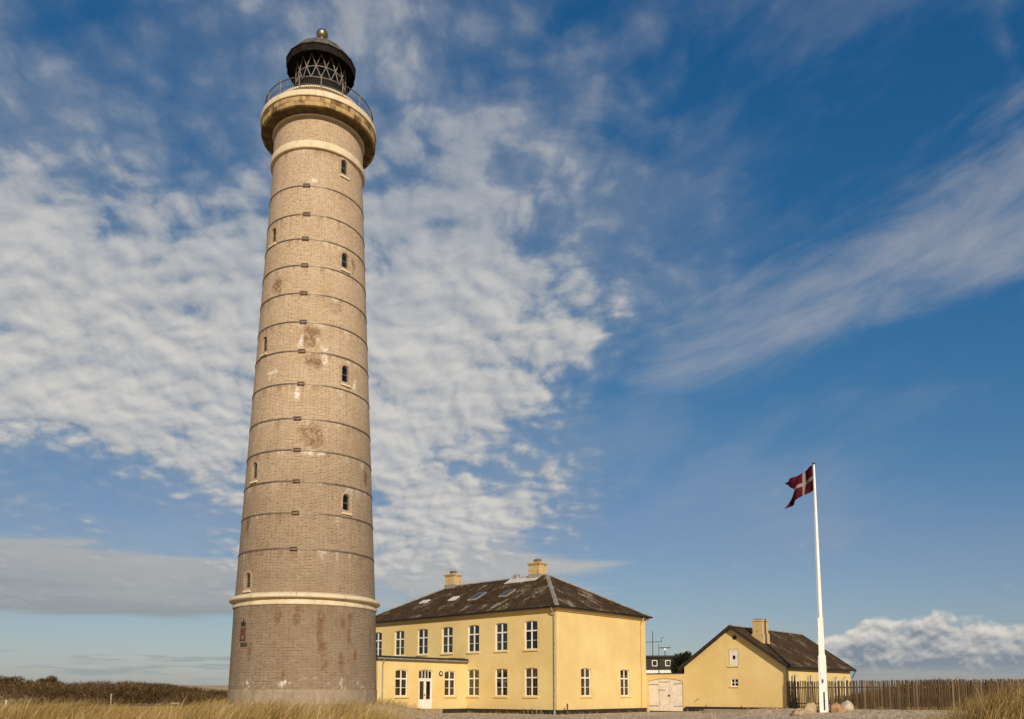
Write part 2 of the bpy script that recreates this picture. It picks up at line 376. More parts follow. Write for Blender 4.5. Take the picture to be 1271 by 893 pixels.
# --- weathered slate roof with lichen; uv: u along the eave, v up the slope (metres)
def roof_mat(name, base1, base2, lich):
    m, t, b = mat(name); uv = uvc(t); p = wpos(t); ux, uy, _ = sep(t, uv)
    br = t.nodes.new('ShaderNodeTexBrick'); t.links.new(uv.s, br.inputs['Vector'])
    br.inputs['Scale'].default_value = 1.0; br.inputs['Brick Width'].default_value = 0.36; br.inputs['Row Height'].default_value = 0.26; br.inputs['Mortar Size'].default_value = 0.014
    br.inputs['Color1'].default_value = (*base1, 1); br.inputs['Color2'].default_value = (*base2, 1); br.inputs['Mortar'].default_value = (0.02, 0.016, 0.012, 1)
    streak = noise(t, vec(t, ux * 1.3, uy * 0.32, 0.0), 1.0, 6, 0.68, dim='2D'); pt = noise(t, p, 0.45, 5, 0.6); f = noise(t, p, 6.0, 5, 0.7)
    c = mixc(t, (f * 0.45 + streak * 0.55).step(0.50, 0.66) * 0.75, N(t, br.outputs['Color']), (0.035, 0.025, 0.016))
    c = mixc(t, (f * 0.5 + pt * 0.65 + streak * 0.35).step(0.79, 0.92) * lich, c, (0.37, 0.30, 0.205))
    setc(b, c, 0.9, 0, 0.08)
    frac = uy * (1 / 0.26); saw = frac - frac._m('FLOOR')
    bump(t, b, saw * -1.0 + f * 0.6 + N(t, br.outputs['Fac']) * -0.5, 0.03)
    return m
ROOF = roof_mat('slate_roof', (0.050, 0.027, 0.010), (0.088, 0.054, 0.026), 0.95)
ROOF2 = roof_mat('cottage_roof', (0.055, 0.031, 0.013), (0.092, 0.058, 0.029), 0.75)
# --- window glass: clear pane with a mirror-like surface
def glass(name, tint, refl=1.0):
    m, t, b = mat(name); t.nodes.remove(b)
    o = t.nodes['Material Output']; tr = t.nodes.new('ShaderNodeBsdfTransparent'); tr.inputs[0].default_value = (*tint, 1)
    gl = t.nodes.new('ShaderNodeBsdfGlossy'); gl.inputs['Roughness'].default_value = 0.03; gl.inputs['Color'].default_value = (0.95, 0.95, 0.95, 1)
    fr = t.nodes.new('ShaderNodeFresnel'); fr.inputs['IOR'].default_value = 1.5
    bp = t.nodes.new('ShaderNodeBump'); bp.inputs['Distance'].default_value = 0.003; t.links.new(noise(t, wpos(t), 1.3, 2, 0.5).s, bp.inputs['Height']); t.links.new(bp.outputs[0], gl.inputs['Normal'])
    mx = t.nodes.new('ShaderNodeMixShader'); f = N(t, fr.outputs[0]) * refl + 0.02
    t.links.new(f.s, mx.inputs[0]); t.links.new(tr.outputs[0], mx.inputs[1]); t.links.new(gl.outputs[0], mx.inputs[2]); t.links.new(mx.outputs[0], o.inputs[0])
    return m
GLASS = glass('window_glass', (0.62, 0.60, 0.54), 0.30)
LGLASS = glass('lantern_glass', (0.50, 0.50, 0.46), 0.22)
m, t, b = mat('lens_glass'); setc(b, (0.30, 0.36, 0.30), 0.12, 0, 0.8); LENS = m
# --- ground covers
m, t, b = mat('dune_sand'); p = wpos(t); n = noise(t, p, 0.25, 6, 0.6); f = noise(t, p, 3.0, 6, 0.7)
c = mixc(t, n.step(0.35, 0.65), (0.36, 0.25, 0.115), (0.47, 0.36, 0.21)); c = mixc(t, f.step(0.5, 0.68) * 0.6, c, (0.16, 0.105, 0.045))
setc(b, c, 0.95, 0, 0.1); bump(t, b, f + n, 0.05); SAND = m
m, t, b = mat('gravel'); p = wpos(t); v = t.nodes.new('ShaderNodeTexVoronoi'); t.links.new(p.s, v.inputs['Vector']); v.inputs['Scale'].default_value = 6
n = noise(t, p, 0.5, 5, 0.6); f = noise(t, p, 6, 4, 0.7)
hs = t.nodes.new('ShaderNodeSeparateColor'); t.links.new(v.outputs['Color'], hs.inputs[0])
c = mixc(t, N(t, hs.outputs[0]), (0.24, 0.175, 0.115), (0.66, 0.53, 0.39)); c = mixc(t, n.step(0.45, 0.7) * 0.5, c, (0.34, 0.245, 0.15)); c = mixc(t, f.step(0.55, 0.7) * 0.45, c, (0.19, 0.135, 0.085))
setc(b, c, 0.9, 0, 0.2); bump(t, b, N(t, v.outputs['Distance']) * -1.0 + f, 0.05); GRAVEL = m
# --- grass, twigs and leaves: colour from a per-blade value
def blade_mat(name, c1, c2, c3, trans=0.25):
    m, t, b = mat(name); a = N(t, attr(t, 'shade').outputs['Fac'])
    c = mixc(t, a.step(0.0, 0.55, False), c1, c2); c = mixc(t, a.step(0.55, 1.0, False), c, c3)
    setc(b, c, 0.75, 0, 0.25)
    tr = t.nodes.new('ShaderNodeBsdfTranslucent'); t.links.new(c.s, tr.inputs[0]); mx = t.nodes.new('ShaderNodeMixShader'); mx.inputs[0].default_value = trans
    o = t.nodes['Material Output']; t.links.new(b.outputs[0], mx.inputs[1]); t.links.new(tr.outputs[0], mx.inputs[2]); t.links.new(mx.outputs[0], o.inputs[0])
    return m
GRASS = blade_mat('marram_grass', (0.16, 0.10, 0.028), (0.40, 0.265, 0.085), (0.64, 0.49, 0.24))
SCRUB = blade_mat('brown_scrub', (0.045, 0.026, 0.012), (0.105, 0.062, 0.026), (0.20, 0.13, 0.05), 0.1)
EVERG = blade_mat('dark_leaves', (0.012, 0.016, 0.007), (0.03, 0.034, 0.014), (0.06, 0.06, 0.03), 0.15)
# --- fence wood
m, t, b = mat('fence_wood'); p = opos(t); n = noise(t, vec(t, *[a * k for a, k in zip(sep(t, p), (30, 30, 2))]), 1.0, 5, 0.6)
c = mixc(t, n.step(0.3, 0.7), (0.060, 0.038, 0.019), (0.150, 0.100, 0.054)); c = mixc(t, orand(t).step(0.6, 1.0) * 0.7, c, (0.27, 0.195, 0.115)); c = mixc(t, (1.0 - orand(t).step(0.0, 0.35)) * 0.6, c, (0.055, 0.035, 0.018))
setc(b, c, 0.85, 0, 0.2); bump(t, b, n, 0.006); WOOD = m
# --- flag cloth, white cross printed on red
m, t, b = mat('flag_cloth'); ux, uy, _ = sep(t, uvc(t))
cross = ((ux - 0.33)._m('ABSOLUTE')._m('LESS_THAN', 0.0374)).max((uy - 0.5)._m('ABSOLUTE')._m('LESS_THAN', 0.0715))
c = mixc(t, cross, (0.075, 0.003, 0.011), (0.28, 0.22, 0.20)); setc(b, c, 0.8, 0, 0.2)
tr = t.nodes.new('ShaderNodeBsdfTranslucent'); t.links.new(c.s, tr.inputs[0]); mx = t.nodes.new('ShaderNodeMixShader'); mx.inputs[0].default_value = 0.2
t.links.new(b.outputs[0], mx.inputs[1]); t.links.new(tr.outputs[0], mx.inputs[2]); t.links.new(mx.outputs[0], t.nodes['Material Output'].inputs[0]); FLAG = m

# ------------------------------------------------------------------ layout numbers (metres)
TX, TY = -13.425, 53.336                     # lighthouse axis
TROT = math.atan2(13.425, 53.336)            # local -Y of the tower faces the camera
HC = (3.475, 64.0); HROT = R(-41.947)        # front right corner of the big house
HXA = np.array([math.cos(HROT), math.sin(HROT)]); HYA = np.array([-math.sin(HROT), math.cos(HROT)])
HL, HW, HWALL = 24.67, 12.65, 8.28
def house_pt(x, y, z=0.0): return (HC[0] + x * HXA[0] + y * HYA[0], HC[1] + x * HXA[1] + y * HYA[1], z)

# ------------------------------------------------------------------ terrain
def sst(a, b, x):
    t = np.clip((x - a) / (b - a), 0, 1); return t * t * (3 - 2 * t)
def vnoise(x, y, s, seed=0):
    """cheap smooth value noise on arrays"""
    x = x / s; y = y / s; xi = np.floor(x).astype(int); yi = np.floor(y).astype(int); fx = x - xi; fy = y - yi
    fx = fx * fx * (3 - 2 * fx); fy = fy * fy * (3 - 2 * fy)
    def h(a, b):
        n = (a * 374761393 + b * 668265263 + seed * 144665) & 0x7fffffff
        n = (n ^ (n >> 13)) * 1274126177 & 0x7fffffff
        return ((n ^ (n >> 16)) & 0xffff) / 65535.0
    return (h(xi, yi) * (1 - fx) + h(xi + 1, yi) * fx) * (1 - fy) + (h(xi, yi + 1) * (1 - fx) + h(xi + 1, yi + 1) * fx) * fy - 0.5
def height(x, y):
    x = np.asarray(x, float); y = np.asarray(y, float)
    z = 0.10 * vnoise(x, y, 9, 1) + 0.05 * vnoise(x, y, 3, 2)
    lx = (x - HC[0]) * HXA[0] + (y - HC[1]) * HXA[1]; ly = (x - HC[0]) * HYA[0] + (y - HC[1]) * HYA[1]
    yard = sst(-16, -8, lx) * sst(-16, -8, ly)
    z = z * (1 - 0.85 * yard)
    rt = np.hypot(x - TX, y - TY)
    z = z * (1 - sst(14, 8, rt)) + 1.0 * sst(9.6, 5.4, rt)
    z = z + 1.02 * sst(-1.6, -4.6, x + 0.10 * (y - 22)) * np.exp(-((y - 22) / 9.5) ** 2) + 0.10 * vnoise(x, y, 2.2, 5) * sst(-1, -4, x) * sst(44, 30, y)
    z = z + 1.26 * np.exp(-((x - 10.4) / 2.6) ** 2 - ((y - 16.5) / 2.8) ** 2) + 0.32 * np.exp(-((x - 13.6) / 0.8) ** 2 - ((y - 30) / 1.0) ** 2)
    z = z + (0.08 + 0.40 * sst(3, 14, lx)) * sst(7.5, 12.0, ly) * sst(0.5, 4, lx)
    # low dunes far left and behind the fence
    z = z + 1.7 * np.exp(-((y - 114) / 11) ** 2) * sst(-32, -48, x) + 3.2 * np.exp(-((x + 74) / 22) ** 2 - ((y - 165) / 18) ** 2) + 3.0 * np.exp(-((x + 62) / 16) ** 2 - ((y - 190) / 16) ** 2)
    z = z + 1.3 * sst(14.5, 19, ly) * sst(15, 21, lx) * sst(60, 40, ly)
    return z
def hz(x, y): return float(height(np.array([x]), np.array([y]))[0])
def grid_mesh(name, xs, ys, mat, lift=0.0, keep=None):
    X, Y = np.meshgrid(xs, ys); Z = height(X, Y) + lift
    nx, ny = len(xs), len(ys)
    idx = np.arange(nx * ny).reshape(ny, nx)
    f = np.stack([idx[:-1, :-1], idx[:-1, 1:], idx[1:, 1:], idx[1:, :-1]], -1).reshape(-1, 4)
    if keep is not None:
        cx = (X[:-1, :-1] + X[1:, 1:]).ravel() / 2; cy = (Y[:-1, :-1] + Y[1:, 1:]).ravel() / 2
        f = f[keep(cx, cy)]
    me = bpy.data.meshes.new(name); me.from_pydata(np.stack([X, Y, Z], -1).reshape(-1, 3).tolist(), [], f.tolist()); me.update()
    me.polygons.foreach_set('use_smooth', [True] * len(me.polygons)); me.materials.append(mat)
    return link(name, me)
def spread(a, b, fine0, fine1, step, grow=1.25):
    xs = list(np.arange(fine0, fine1 + 1e-6, step)); s = step
    while xs[-1] < b: s *= grow; xs.append(min(xs[-1] + s, b))
    s = step
    while xs[0] > a: s *= grow; xs.insert(0, max(xs[0] - s, a))
    return np.array(xs)
tag(grid_mesh('ground', spread(-5000, 5000, -90, 50, 0.7), spread(-400, 9000, 4, 130, 0.7), SAND), kind='structure')
def in_yard(x, y):
    lx = (x - HC[0]) * HXA[0] + (y - HC[1]) * HXA[1]; ly = (x - HC[0]) * HYA[0] + (y - HC[1]) * HYA[1]
    e = 1.2 * vnoise(x, y, 2.5, 9)
    return (x > -9.5 + 0.12 * (y - 50) + e) & (y > 38 + e) & (lx < 34) & (np.hypot(x - TX, y - TY) > 8.0 + e) & (ly < 13.5)
tag(grid_mesh('gravel_yard', np.arange(-12, 44, 0.35), np.arange(34, 84, 0.35), GRAVEL, 0.012, in_yard), kind='structure')

# ------------------------------------------------------------------ walls with openings
def panel(u0, u1, z0, z1, ops, fmap, su=1e9, sz=1e9, depth=0.13):
    """wall skin on a (u, z) grid with arched openings cut out and their reveals; fmap(u, z, d) -> xyz"""
    us = {round(u0, 5), round(u1, 5)}; zs = {round(z0, 5), round(z1, 5)}
    n = max(1, int(math.ceil((u1 - u0) / su))); us |= {round(u0 + (u1 - u0) * i / n, 5) for i in range(n + 1)}
    n = max(1, int(math.ceil((z1 - z0) / sz))); zs |= {round(z0 + (z1 - z0) * i / n, 5) for i in range(n + 1)}
    for a, b_, c_, d_, r_ in ops: us |= {round(a, 5), round(b_, 5)}; zs |= {round(max(c_, z0), 5), round(d_, 5)}
    us = sorted(us); zs = sorted(zs); V = {}; verts = []; uvs = []; faces = []
    def vid(u, z, d=0.0):
        k = (round(u, 4), round(z, 4), round(d, 4))
        if k not in V: V[k] = len(verts); verts.append(fmap(u, z, d)); uvs.append((u, z + d))
        return V[k]
    for i in range(len(us) - 1):
        um = (us[i] + us[i + 1]) / 2; col = [o for o in ops if o[0] < um < o[1]]
        for j in range(len(zs) - 1):
            zm = (zs[j] + zs[j + 1]) / 2
            if any(o[2] < zm < o[3] for o in col): continue
            faces.append((vid(us[i], zs[j]), vid(us[i + 1], zs[j]), vid(us[i + 1], zs[j + 1]), vid(us[i], zs[j + 1])))
    for a, b_, zb, zt, rise in ops:
        hw = (b_ - a) / 2; um = (a + b_) / 2; rr_ = (hw * hw + rise * rise) / (2 * rise)
        arc = [(um - hw * math.cos(math.pi * k / 10) , 0) for k in range(11)]
        arc = [(u, zt - rr_ + math.sqrt(max(rr_ * rr_ - (u - um) ** 2, 0))) for u, _ in arc]
        for k in range(10):
            cu = a if k < 5 else b_
            faces.append((vid(cu, zt), vid(*arc[k]), vid(*arc[k + 1])))
        loop = [(a, max(zb, z0))] + arc + [(b_, max(zb, z0))]
        for p_, q_ in zip(loop, loop[1:] + loop[:1]):
            faces.append((vid(*p_), vid(*q_), vid(*q_, depth), vid(*p_, depth)))
    return verts, uvs, faces
def panel_mesh(name, parts, mat, smooth=None):
    vs, uv, fs = [], [], []
    for v, u, f in parts:
        n = len(vs); vs += v; uv += u; fs += [tuple(i + n for i in g) for g in f]
    me = bpy.data.meshes.new(name); me.from_pydata(vs, [], fs); me.update(); me.materials.append(mat)
    lay = me.uv_layers.new(name='UVMap'); li = np.empty(len(me.loops), int); me.loops.foreach_get('vertex_index', li)
    lay.data.foreach_set('uv', np.array(uv, float)[li].ravel())
    if smooth is not None:
        me.polygons.foreach_set('use_smooth', [True] * len(me.polygons)); me.set_sharp_from_angle(angle=R(smooth))
    return me
def slope_uv(me):
    lay = me.uv_layers.new(name='UVMap')
    for p in me.polygons:
        n = p.normal
        e = Vector((0, 0, 1)).cross(n); e = e.normalized() if e.length > 1e-3 else Vector((1, 0, 0)); s = n.cross(e)
        for l in p.loop_indices:
            v = me.vertices[me.loops[l].vertex_index].co; lay.data[l].uv = (v.dot(e), v.dot(s))

# ------------------------------------------------------------------ lighthouse
LH = empty('lighthouse', (TX, TY, 0), TROT)
tag(LH, 'tall round grey-brown brick lighthouse with iron bands and black lantern', 'lighthouse')
rad = lambda z: 4.803 - 0.0485 * z
rbase = lambda z: 4.675 - 0.028 * z
def cyl(rf): return lambda u, z, d: ((rf(z) - d) * math.sin(u / 4.0), -(rf(z) - d) * math.cos(u / 4.0), z)
BANDS = [34.50, 32.46, 30.74, 28.89, 26.97, 25.02, 23.05, 20.89, 18.61, 16.58, 14.58, 12.58, 10.35]
TWIN = [(33.6, 35.86, 37.04), (33.6, 29.17, 30.35), (33.0, 21.31, 22.56), (33.0, 12.88, 14.08), (-56.0, 30.84, 31.98), (-56.5, 23.27, 24.43), (-55.8, 14.85, 16.07), (-53.0, 7.92, 9.0)]
WW = 0.52
ops = []
for th_, z0, z1 in TWIN:
    hwu = WW / 2 / rad(z0) * 4.0; uc = R(th_) * 4.0
    ops.append((uc - hwu, uc + hwu, z0, z1, 0.24))
PI4 = math.pi * 4.0
BROWN = [(-45, 27.9, .55, .75), (-41, 27.6, .4, .6), (-2.6, 24.1, .75, .7), (-1, 17.7, .8, .7), (3, 17.3, .6, .5), (0, 22.3, .9, .4), (46, 29.8, .25, .6), (60, 15.6, .3, .6), (20, 26.3, .7, .4), (-60, 12, .3, .6),
         (-47, 6.6, .16, .4), (-45, 4.3, .14, 1.0), (-21, 6.25, .20, .55), (-6.3, 6.3, .17, .6), (-7, 5.9, .15, .3), (11, 6.0, .22, .8), (10.5, 4.9, .17, .5), (13, 4.2, .24, .6), (14, 3.4, .2, .35), (29, 6.1, .17, .5), (37, 6.3, .22, .35), (35, 5.2, .10, .9), (28, 3.6, .13, .7), (41, 4.0, .12, .3), (62, 5.2, .10, 1.2), (-15, 2.7, .13, .35)]
WHITES = [(-12.5, 23.55, .22, .32), (-11.5, 23.9, .10, .4), (10.1, 23.2, .28, .38), (11, 22.6, .2, .4), (-41, 21.8, .5, .14), (-45, 21.4, .2, .2), (4, 23.9, .12, .15), (-5, 34.9, .35, .1), (0, 16.4, .9, .12), (-14, 20.2, .22, .5), (45, 21.5, .2, .5),
          (-17, 2.15, .20, .30), (-13.5, 2.35, .08, .2), (28, 2.35, .09, .34), (31.4, 1.85, .1, .25), (-50.5, 2.45, .05, .35), (-46, 2.25, .09, .28), (-47, 1.7, .1, .4), (20, 2.1, .2, .05), (-30, 2.1, .12, .05)]
def stain(me):
    co = np.empty(len(me.vertices) * 3); me.vertices.foreach_get('co', co); co = co.reshape(-1, 3)
    th = np.degrees(np.arctan2(co[:, 0], -co[:, 1])); z = co[:, 2]; out = np.zeros((len(co), 4), np.float32); out[:, 3] = 1
    for lst, ch in ((BROWN, 0), (WHITES, 1)):
        for t0, zc, su_, sz_ in lst:
            d = ((th - t0) * math.pi / 180 * 4.2 / su_) ** 2 + ((z - zc) / sz_) ** 2
            d = d + 1.6 * vnoise(th * 0.0733, z, 0.35, int(zc * 10)) + 1.0 * vnoise(th * 0.0733, z, 0.13, int(zc * 10) + 1)
            out[:, ch] = np.maximum(out[:, ch], np.clip((1.35 - d) * 0.8, 0, 1))
    u = th * math.pi / 180 * 4.2
    out[:, 1] = np.maximum(out[:, 1], np.clip((vnoise(u, z, 0.16, 3) - 0.30) * 6, 0, 0.9) * np.exp(-((z - 2.25) / 0.28) ** 2))
    out[:, 2] = np.clip(1.0 - sst(9.0, 23.0, z + 3.0 * vnoise(u, z, 2.5, 4)), 0, 1) * np.where(z < 7.3, 1.28, 1.0)
    for k, zb in enumerate(BANDS + [7.0, 37.2]):          # run-off below each band: rust in places, lime in others
        d = zb - z; ln_ = 0.25 + 1.1 * np.clip(vnoise(u, u * 0 + zb, 0.45, 80 + k) + 0.35, 0, 1)
        f_ = np.clip(1 - d / ln_, 0, 1) * (d > 0); nn = vnoise(u, u * 0 + zb * 3, 0.22, 90 + k) + 0.6 * vnoise(u, u * 0, 1.7, 95 + k)
        out[:, 0] = np.maximum(out[:, 0], f_ * np.clip((nn - 0.12) * 3, 0, 0.75)); out[:, 1] = np.maximum(out[:, 1], f_ * np.clip((-nn - 0.22) * 3, 0, 0.55))
    a = me.color_attributes.new('stain', 'FLOAT_COLOR', 'POINT'); a.data.foreach_set('color', out.ravel())
me = panel_mesh('shaft_wall', [panel(-PI4, PI4, 7.55, 37.25, ops, cyl(rad), 0.105, 0.125, 0.32)], BRICK, 40); stain(me); link('shaft_wall', me, LH)
me = panel_mesh('base_wall', [panel(-PI4, PI4, 1.86, 7.0, [], cyl(rbase), 0.105, 0.10)], BRICK, 40); stain(me); link('base_wall', me, LH)
me = panel_mesh('upper_wall', [panel(-PI4, PI4, 37.70, 39.70, [], cyl(lambda z: 3.02), 0.105, 0.125)], BRICK, 40); stain(me); link('upper_wall', me, LH)
# plinth of dressed stones round the foot
pl = MB().lathe([(4.50, 0.3), (4.50, 1.90)], 64).build('plinth', PLINTH, LH, 40)
blk = MB().arcblock(R(-7.42), R(7.42), 4.35, 4.66, 0.55, 1.885, 4).mesh('plinth_stone', PLINTH, 30)
for i in range(24): link('plinth_stone', blk, pl, rot=(0, 0, 2 * math.pi * i / 24))
# moulded string course over the base: bed mould below, rounded lip above
sc = MB().lathe([(4.40, 6.95), (4.53, 6.955), (4.56, 7.0), (4.56, 7.13), (4.47, 7.20), (4.46, 7.345), (4.30, 7.345)], 96).build('string_course', STONE, LH, 30)
prof = [(4.30, 7.35), (4.66, 7.35), (4.75, 7.38), (4.78, 7.43), (4.77, 7.51), (4.72, 7.56), (4.47, 7.70), (4.30, 7.71)]
n_ = 8; half = R(17.85)
vs = []; fs = []
for i in range(n_ + 1):
    tt = -half + 2 * half * i / n_; vs += [(r * math.sin(tt), -r * math.cos(tt), z) for r, z in prof]
k_ = len(prof)
for i in range(n_): fs += [(i * k_ + m_, (i + 1) * k_ + m_, (i + 1) * k_ + (m_ + 1) % k_, i * k_ + (m_ + 1) % k_) for m_ in range(k_)]
fs += [tuple(range(k_ - 1, -1, -1)), tuple(n_ * k_ + m_ for m_ in range(k_))]
blk = MB().add(vs, fs).mesh('coping_stone', STONE, 30)
for i in range(10): link('coping_stone', blk, sc, rot=(0, 0, 2 * math.pi * (i + 0.3) / 10))
# iron bands with their turnbuckle clamps
CLTH = [-13, -11.6, -11.8, -11.25, -11.25, -10.7, -10.7, -10.5, -12.4, -11.5, -10.9, -10.8, -11.1]
cl = MB()
for s_ in (-1, 1):
    cl.bbox(-0.17, 0.17, -0.08, 0.0, s_ * 0.085 - 0.018, s_ * 0.085 + 0.018, 0.01)
    cl.bbox(s_ * 0.19 - 0.03, s_ * 0.19 + 0.03, -0.09, 0.02, -0.105, 0.105, 0.01)
clm = cl.mesh('clamp', CLAMP)
for z, tdeg in zip(BANDS, CLTH):
    r0 = rad(z)
    bd = MB().lathe([(r0 - 0.02, z - 0.043), (r0 + 0.03, z - 0.043), (r0 + 0.03, z + 0.043), (r0 - 0.02, z + 0.043)], 96, True).build('iron_band', IRON, LH, 30)
    link('clamp', clm, bd, (r0 * math.sin(R(tdeg)) * 1.012, -r0 * math.cos(R(tdeg)) * 1.012, z), (0, 0, R(tdeg)))
# small arched windows
def arch_poly(w_, h_, rise, ins=0.0, n=10):
    hw = w_ / 2 - ins; zt = h_ - ins; rr_ = (hw * hw + rise * rise) / (2 * rise)
    pts = [(-hw, ins), (hw, ins)]
    for k in range(n + 1):
        u = hw * math.cos(math.pi * k / n); pts.append((u, zt - rr_ + math.sqrt(max(rr_ * rr_ - u * u, 0))))
    return pts
def arch_frame(mb, w_, h_, rise, bw, y0, y1):
    o_ = arch_poly(w_, h_, rise); i_ = arch_poly(w_, h_, rise, bw); n = len(o_)
    vs = [(x, y0, z) for x, z in o_] + [(x, y0, z) for x, z in i_] + [(x, y1, z) for x, z in o_] + [(x, y1, z) for x, z in i_]
    fs = []
    for k in range(n):
        j = (k + 1) % n
        fs += [(k, j, n + j, n + k), (2 * n + k, 3 * n + k, 3 * n + j, 2 * n + j), (k, 2 * n + k, 2 * n + j, j), (n + k, n + j, 3 * n + j, 3 * n + k)]
    return mb.add(vs, fs)
for th_, z0, z1 in TWIN:
    h_ = z1 - z0; r0 = rad((z0 + z1) / 2); a_ = R(th_)
    wf = MB(); arch_frame(wf, WW + 0.01, h_, 0.24, 0.065, -0.03, 0.03); wf.box(-WW / 2 + 0.05, WW / 2 - 0.05, -0.02, 0.02, h_ * 0.52, h_ * 0.52 + 0.03)
    rr2 = r0 - 0.12
    wo = wf.build('window', BARS, LH, loc=(rr2 * math.sin(a_), -rr2 * math.cos(a_), z0), rot=(0, 0, a_))
    MB().prism(arch_poly(WW, h_, 0.24, 0.05), -0.003, 0.003).build('pane', GLASS, wo)
    MB().bbox(-WW / 2 - 0.10, WW / 2 + 0.10, -0.24, 0.05, -0.13, -0.005, 0.012).build('sill', STONE, wo)
    hd = MB(); arch_frame(hd, WW + 0.34, h_ + 0.17, 0.34, 0.165, -0.132, -0.09); hd.build('brick_surround', simple('surround_brick', (0.40, 0.29, 0.19), 0.9, 0, 0.25, 9) if 'surround_brick' not in MATS else MATS['surround_brick'], wo)
# pale stone band under the gallery
MB().lathe([(2.9, 37.18), (3.15, 37.20), (3.18, 37.24), (3.18, 37.64), (3.13, 37.72), (2.9, 37.74)], 96).build('stone_band', STONE, LH, 30)
# gallery: bed ring, soffit, two courses of fascia stones, deck slabs
MB().lathe([(2.98, 39.50), (3.10, 39.52), (3.12, 39.60), (3.02, 39.66)], 96).build('bed_ring', STONE, LH, 30)
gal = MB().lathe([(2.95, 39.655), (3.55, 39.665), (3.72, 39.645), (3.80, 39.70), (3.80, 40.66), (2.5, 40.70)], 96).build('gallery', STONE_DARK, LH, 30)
for k_, (z0, z1, off, r1) in enumerate(((39.64, 39.955, 0.0, 3.86), (39.965, 40.265, 0.5, 3.855))):
    da = 2 * math.pi / 36
    blk = MB().arcblock(-da / 2 + 0.0016, da / 2 - 0.0016, 3.70, r1, z0, z1, 3).mesh('fascia_stone', STONE_OLD, 30)
    for i in range(36): link('fascia_stone', blk, gal, rot=(0, 0, da * (i + off)), scale=(1 + RNG.uniform(-.002, .003),) * 2 + (1,))
da = 2 * math.pi / 20
blk = MB().arcblock(-da / 2 + 0.0015, da / 2 - 0.0015, 2.6, 3.93, 40.30, 40.70, 6, 0.03).mesh('deck_slab', STONE, 30)
for i in range(20): link('deck_slab', blk, gal, rot=(0, 0, da * (i + 0.25)))
MB().lathe([(2.95, 40.69), (2.96, 41.48), (3.04, 41.51), (3.06, 41.66), (3.0, 41.72), (2.0, 41.74)], 64).build('lantern_pedestal', STONE, LH, 30)
# gallery railing
def hoop(z, r_):
    return MB().lathe([(3.64 + r_ * math.cos(math.pi * k / 3), z + r_ * math.sin(math.pi * k / 3)) for k in range(6)], 96, True)
rlo = hoop(41.80, 0.034).build('railing', RAIL, LH, 60)
for z in (41.28, 40.82): hoop(z, 0.016).build('rail', RAIL, rlo, 60)
pm = MB().tube((0, 0, 40.68), (0, 0, 41.86), 0.036, n=8).bbox(-.06, .06, -.06, .06, 40.68, 40.74).ball((0, 0, 41.88), 0.05, 8, 6).mesh('post', BARS, 40)
for i in range(16):
    a_ = 2 * math.pi * (i + 0.02) / 16; link('post', pm, rlo, (3.64 * math.sin(a_), -3.64 * math.cos(a_), 0))
bl = MB()
for i in range(176):
    a_ = 2 * math.pi * i / 176; bl.tube((3.64 * math.sin(a_), -3.64 * math.cos(a_), 40.80), (3.64 * math.sin(a_), -3.64 * math.cos(a_), 41.80), 0.010, n=3, cap=False)
tag(bl.build('balusters', RAIL, rlo), kind='stuff')
# lantern: flared iron drum, diagonal glazing bars, panes, lens, hanging skirt, ribbed dome, ball
LN = MB().lathe([(2.42, 41.66), (2.42, 41.74), (2.30, 41.80), (1.95, 42.6), (1.80, 43.15), (1.86, 43.20), (1.86, 43.30), (1.72, 43.32), (0.4, 43.33)], 16, a0=math.pi / 16).build('lantern', LANT, LH)
gr = 1.72; zl = (43.32, 44.15, 45.05); nodes = []
for lv, z in enumerate(zl):
    nodes.append([Vector((gr * math.sin(2 * math.pi * (i + (0.5 if lv == 1 else 0)) / 16), -gr * math.cos(2 * math.pi * (i + (0.5 if lv == 1 else 0)) / 16), z)) for i in range(16)])
for i in range(16):
    j = (i + 1) % 16
    MB().tube(nodes[1][i], nodes[2][i], 0.034, n=6).tube(nodes[1][i], nodes[2][j], 0.034, n=6).tube(nodes[1][i], nodes[0][i], 0.034, n=6).tube(nodes[1][i], nodes[0][j], 0.034, n=6).tube(nodes[1][i], nodes[1][j], 0.040, n=6).build('glazing_bar', BARS, LN, 60)
    for tri in ((nodes[1][i], nodes[2][j], nodes[2][i]), (nodes[1][i], nodes[1][j], nodes[2][j]), (nodes[0][i], nodes[0][j], nodes[1][i]), (nodes[0][j], nodes[1][j], nodes[1][i])):
        q = [v * 1.0 for v in tri]; MB().add(q, [(0, 1, 2)]).build('pane', LGLASS, LN)
MB().lathe([(0.05, 43.33), (0.55, 43.35), (0.55, 43.45), (0.30, 43.5), (0.30, 43.6), (0.62, 43.62), (0.70, 43.85), (0.60, 43.9), (0.74, 44.0), (0.76, 44.25), (0.64, 44.3), (0.7, 44.4), (0.55, 44.62), (0.05, 44.8)], 24).build('lens', LENS, LN, 30)
RF = MB().lathe([(1.74, 45.0), (1.76, 45.12), (2.26, 45.16), (2.29, 44.84), (2.35, 44.84), (2.37, 45.28), (2.42, 45.30), (2.42, 45.36), (2.30, 45.40)], 16, a0=math.pi / 16).build('lantern_roof', LANT, LH)
MB().lathe([(2.34, 45.38), (2.10, 45.80), (1.75, 46.24), (1.30, 46.58), (0.80, 46.82), (0.38, 46.98), (0.26, 47.2), (0.22, 47.62)], 16, a0=math.pi / 16).build('dome', DOME, RF)
MB().ball((0, 0, 47.92), 0.40, 24, 16).build('finial', BALL, RF, 60)
MB().lathe([(0.3, 45.1), (1.75, 45.05)], 16).build('ceiling', LANT, RF)
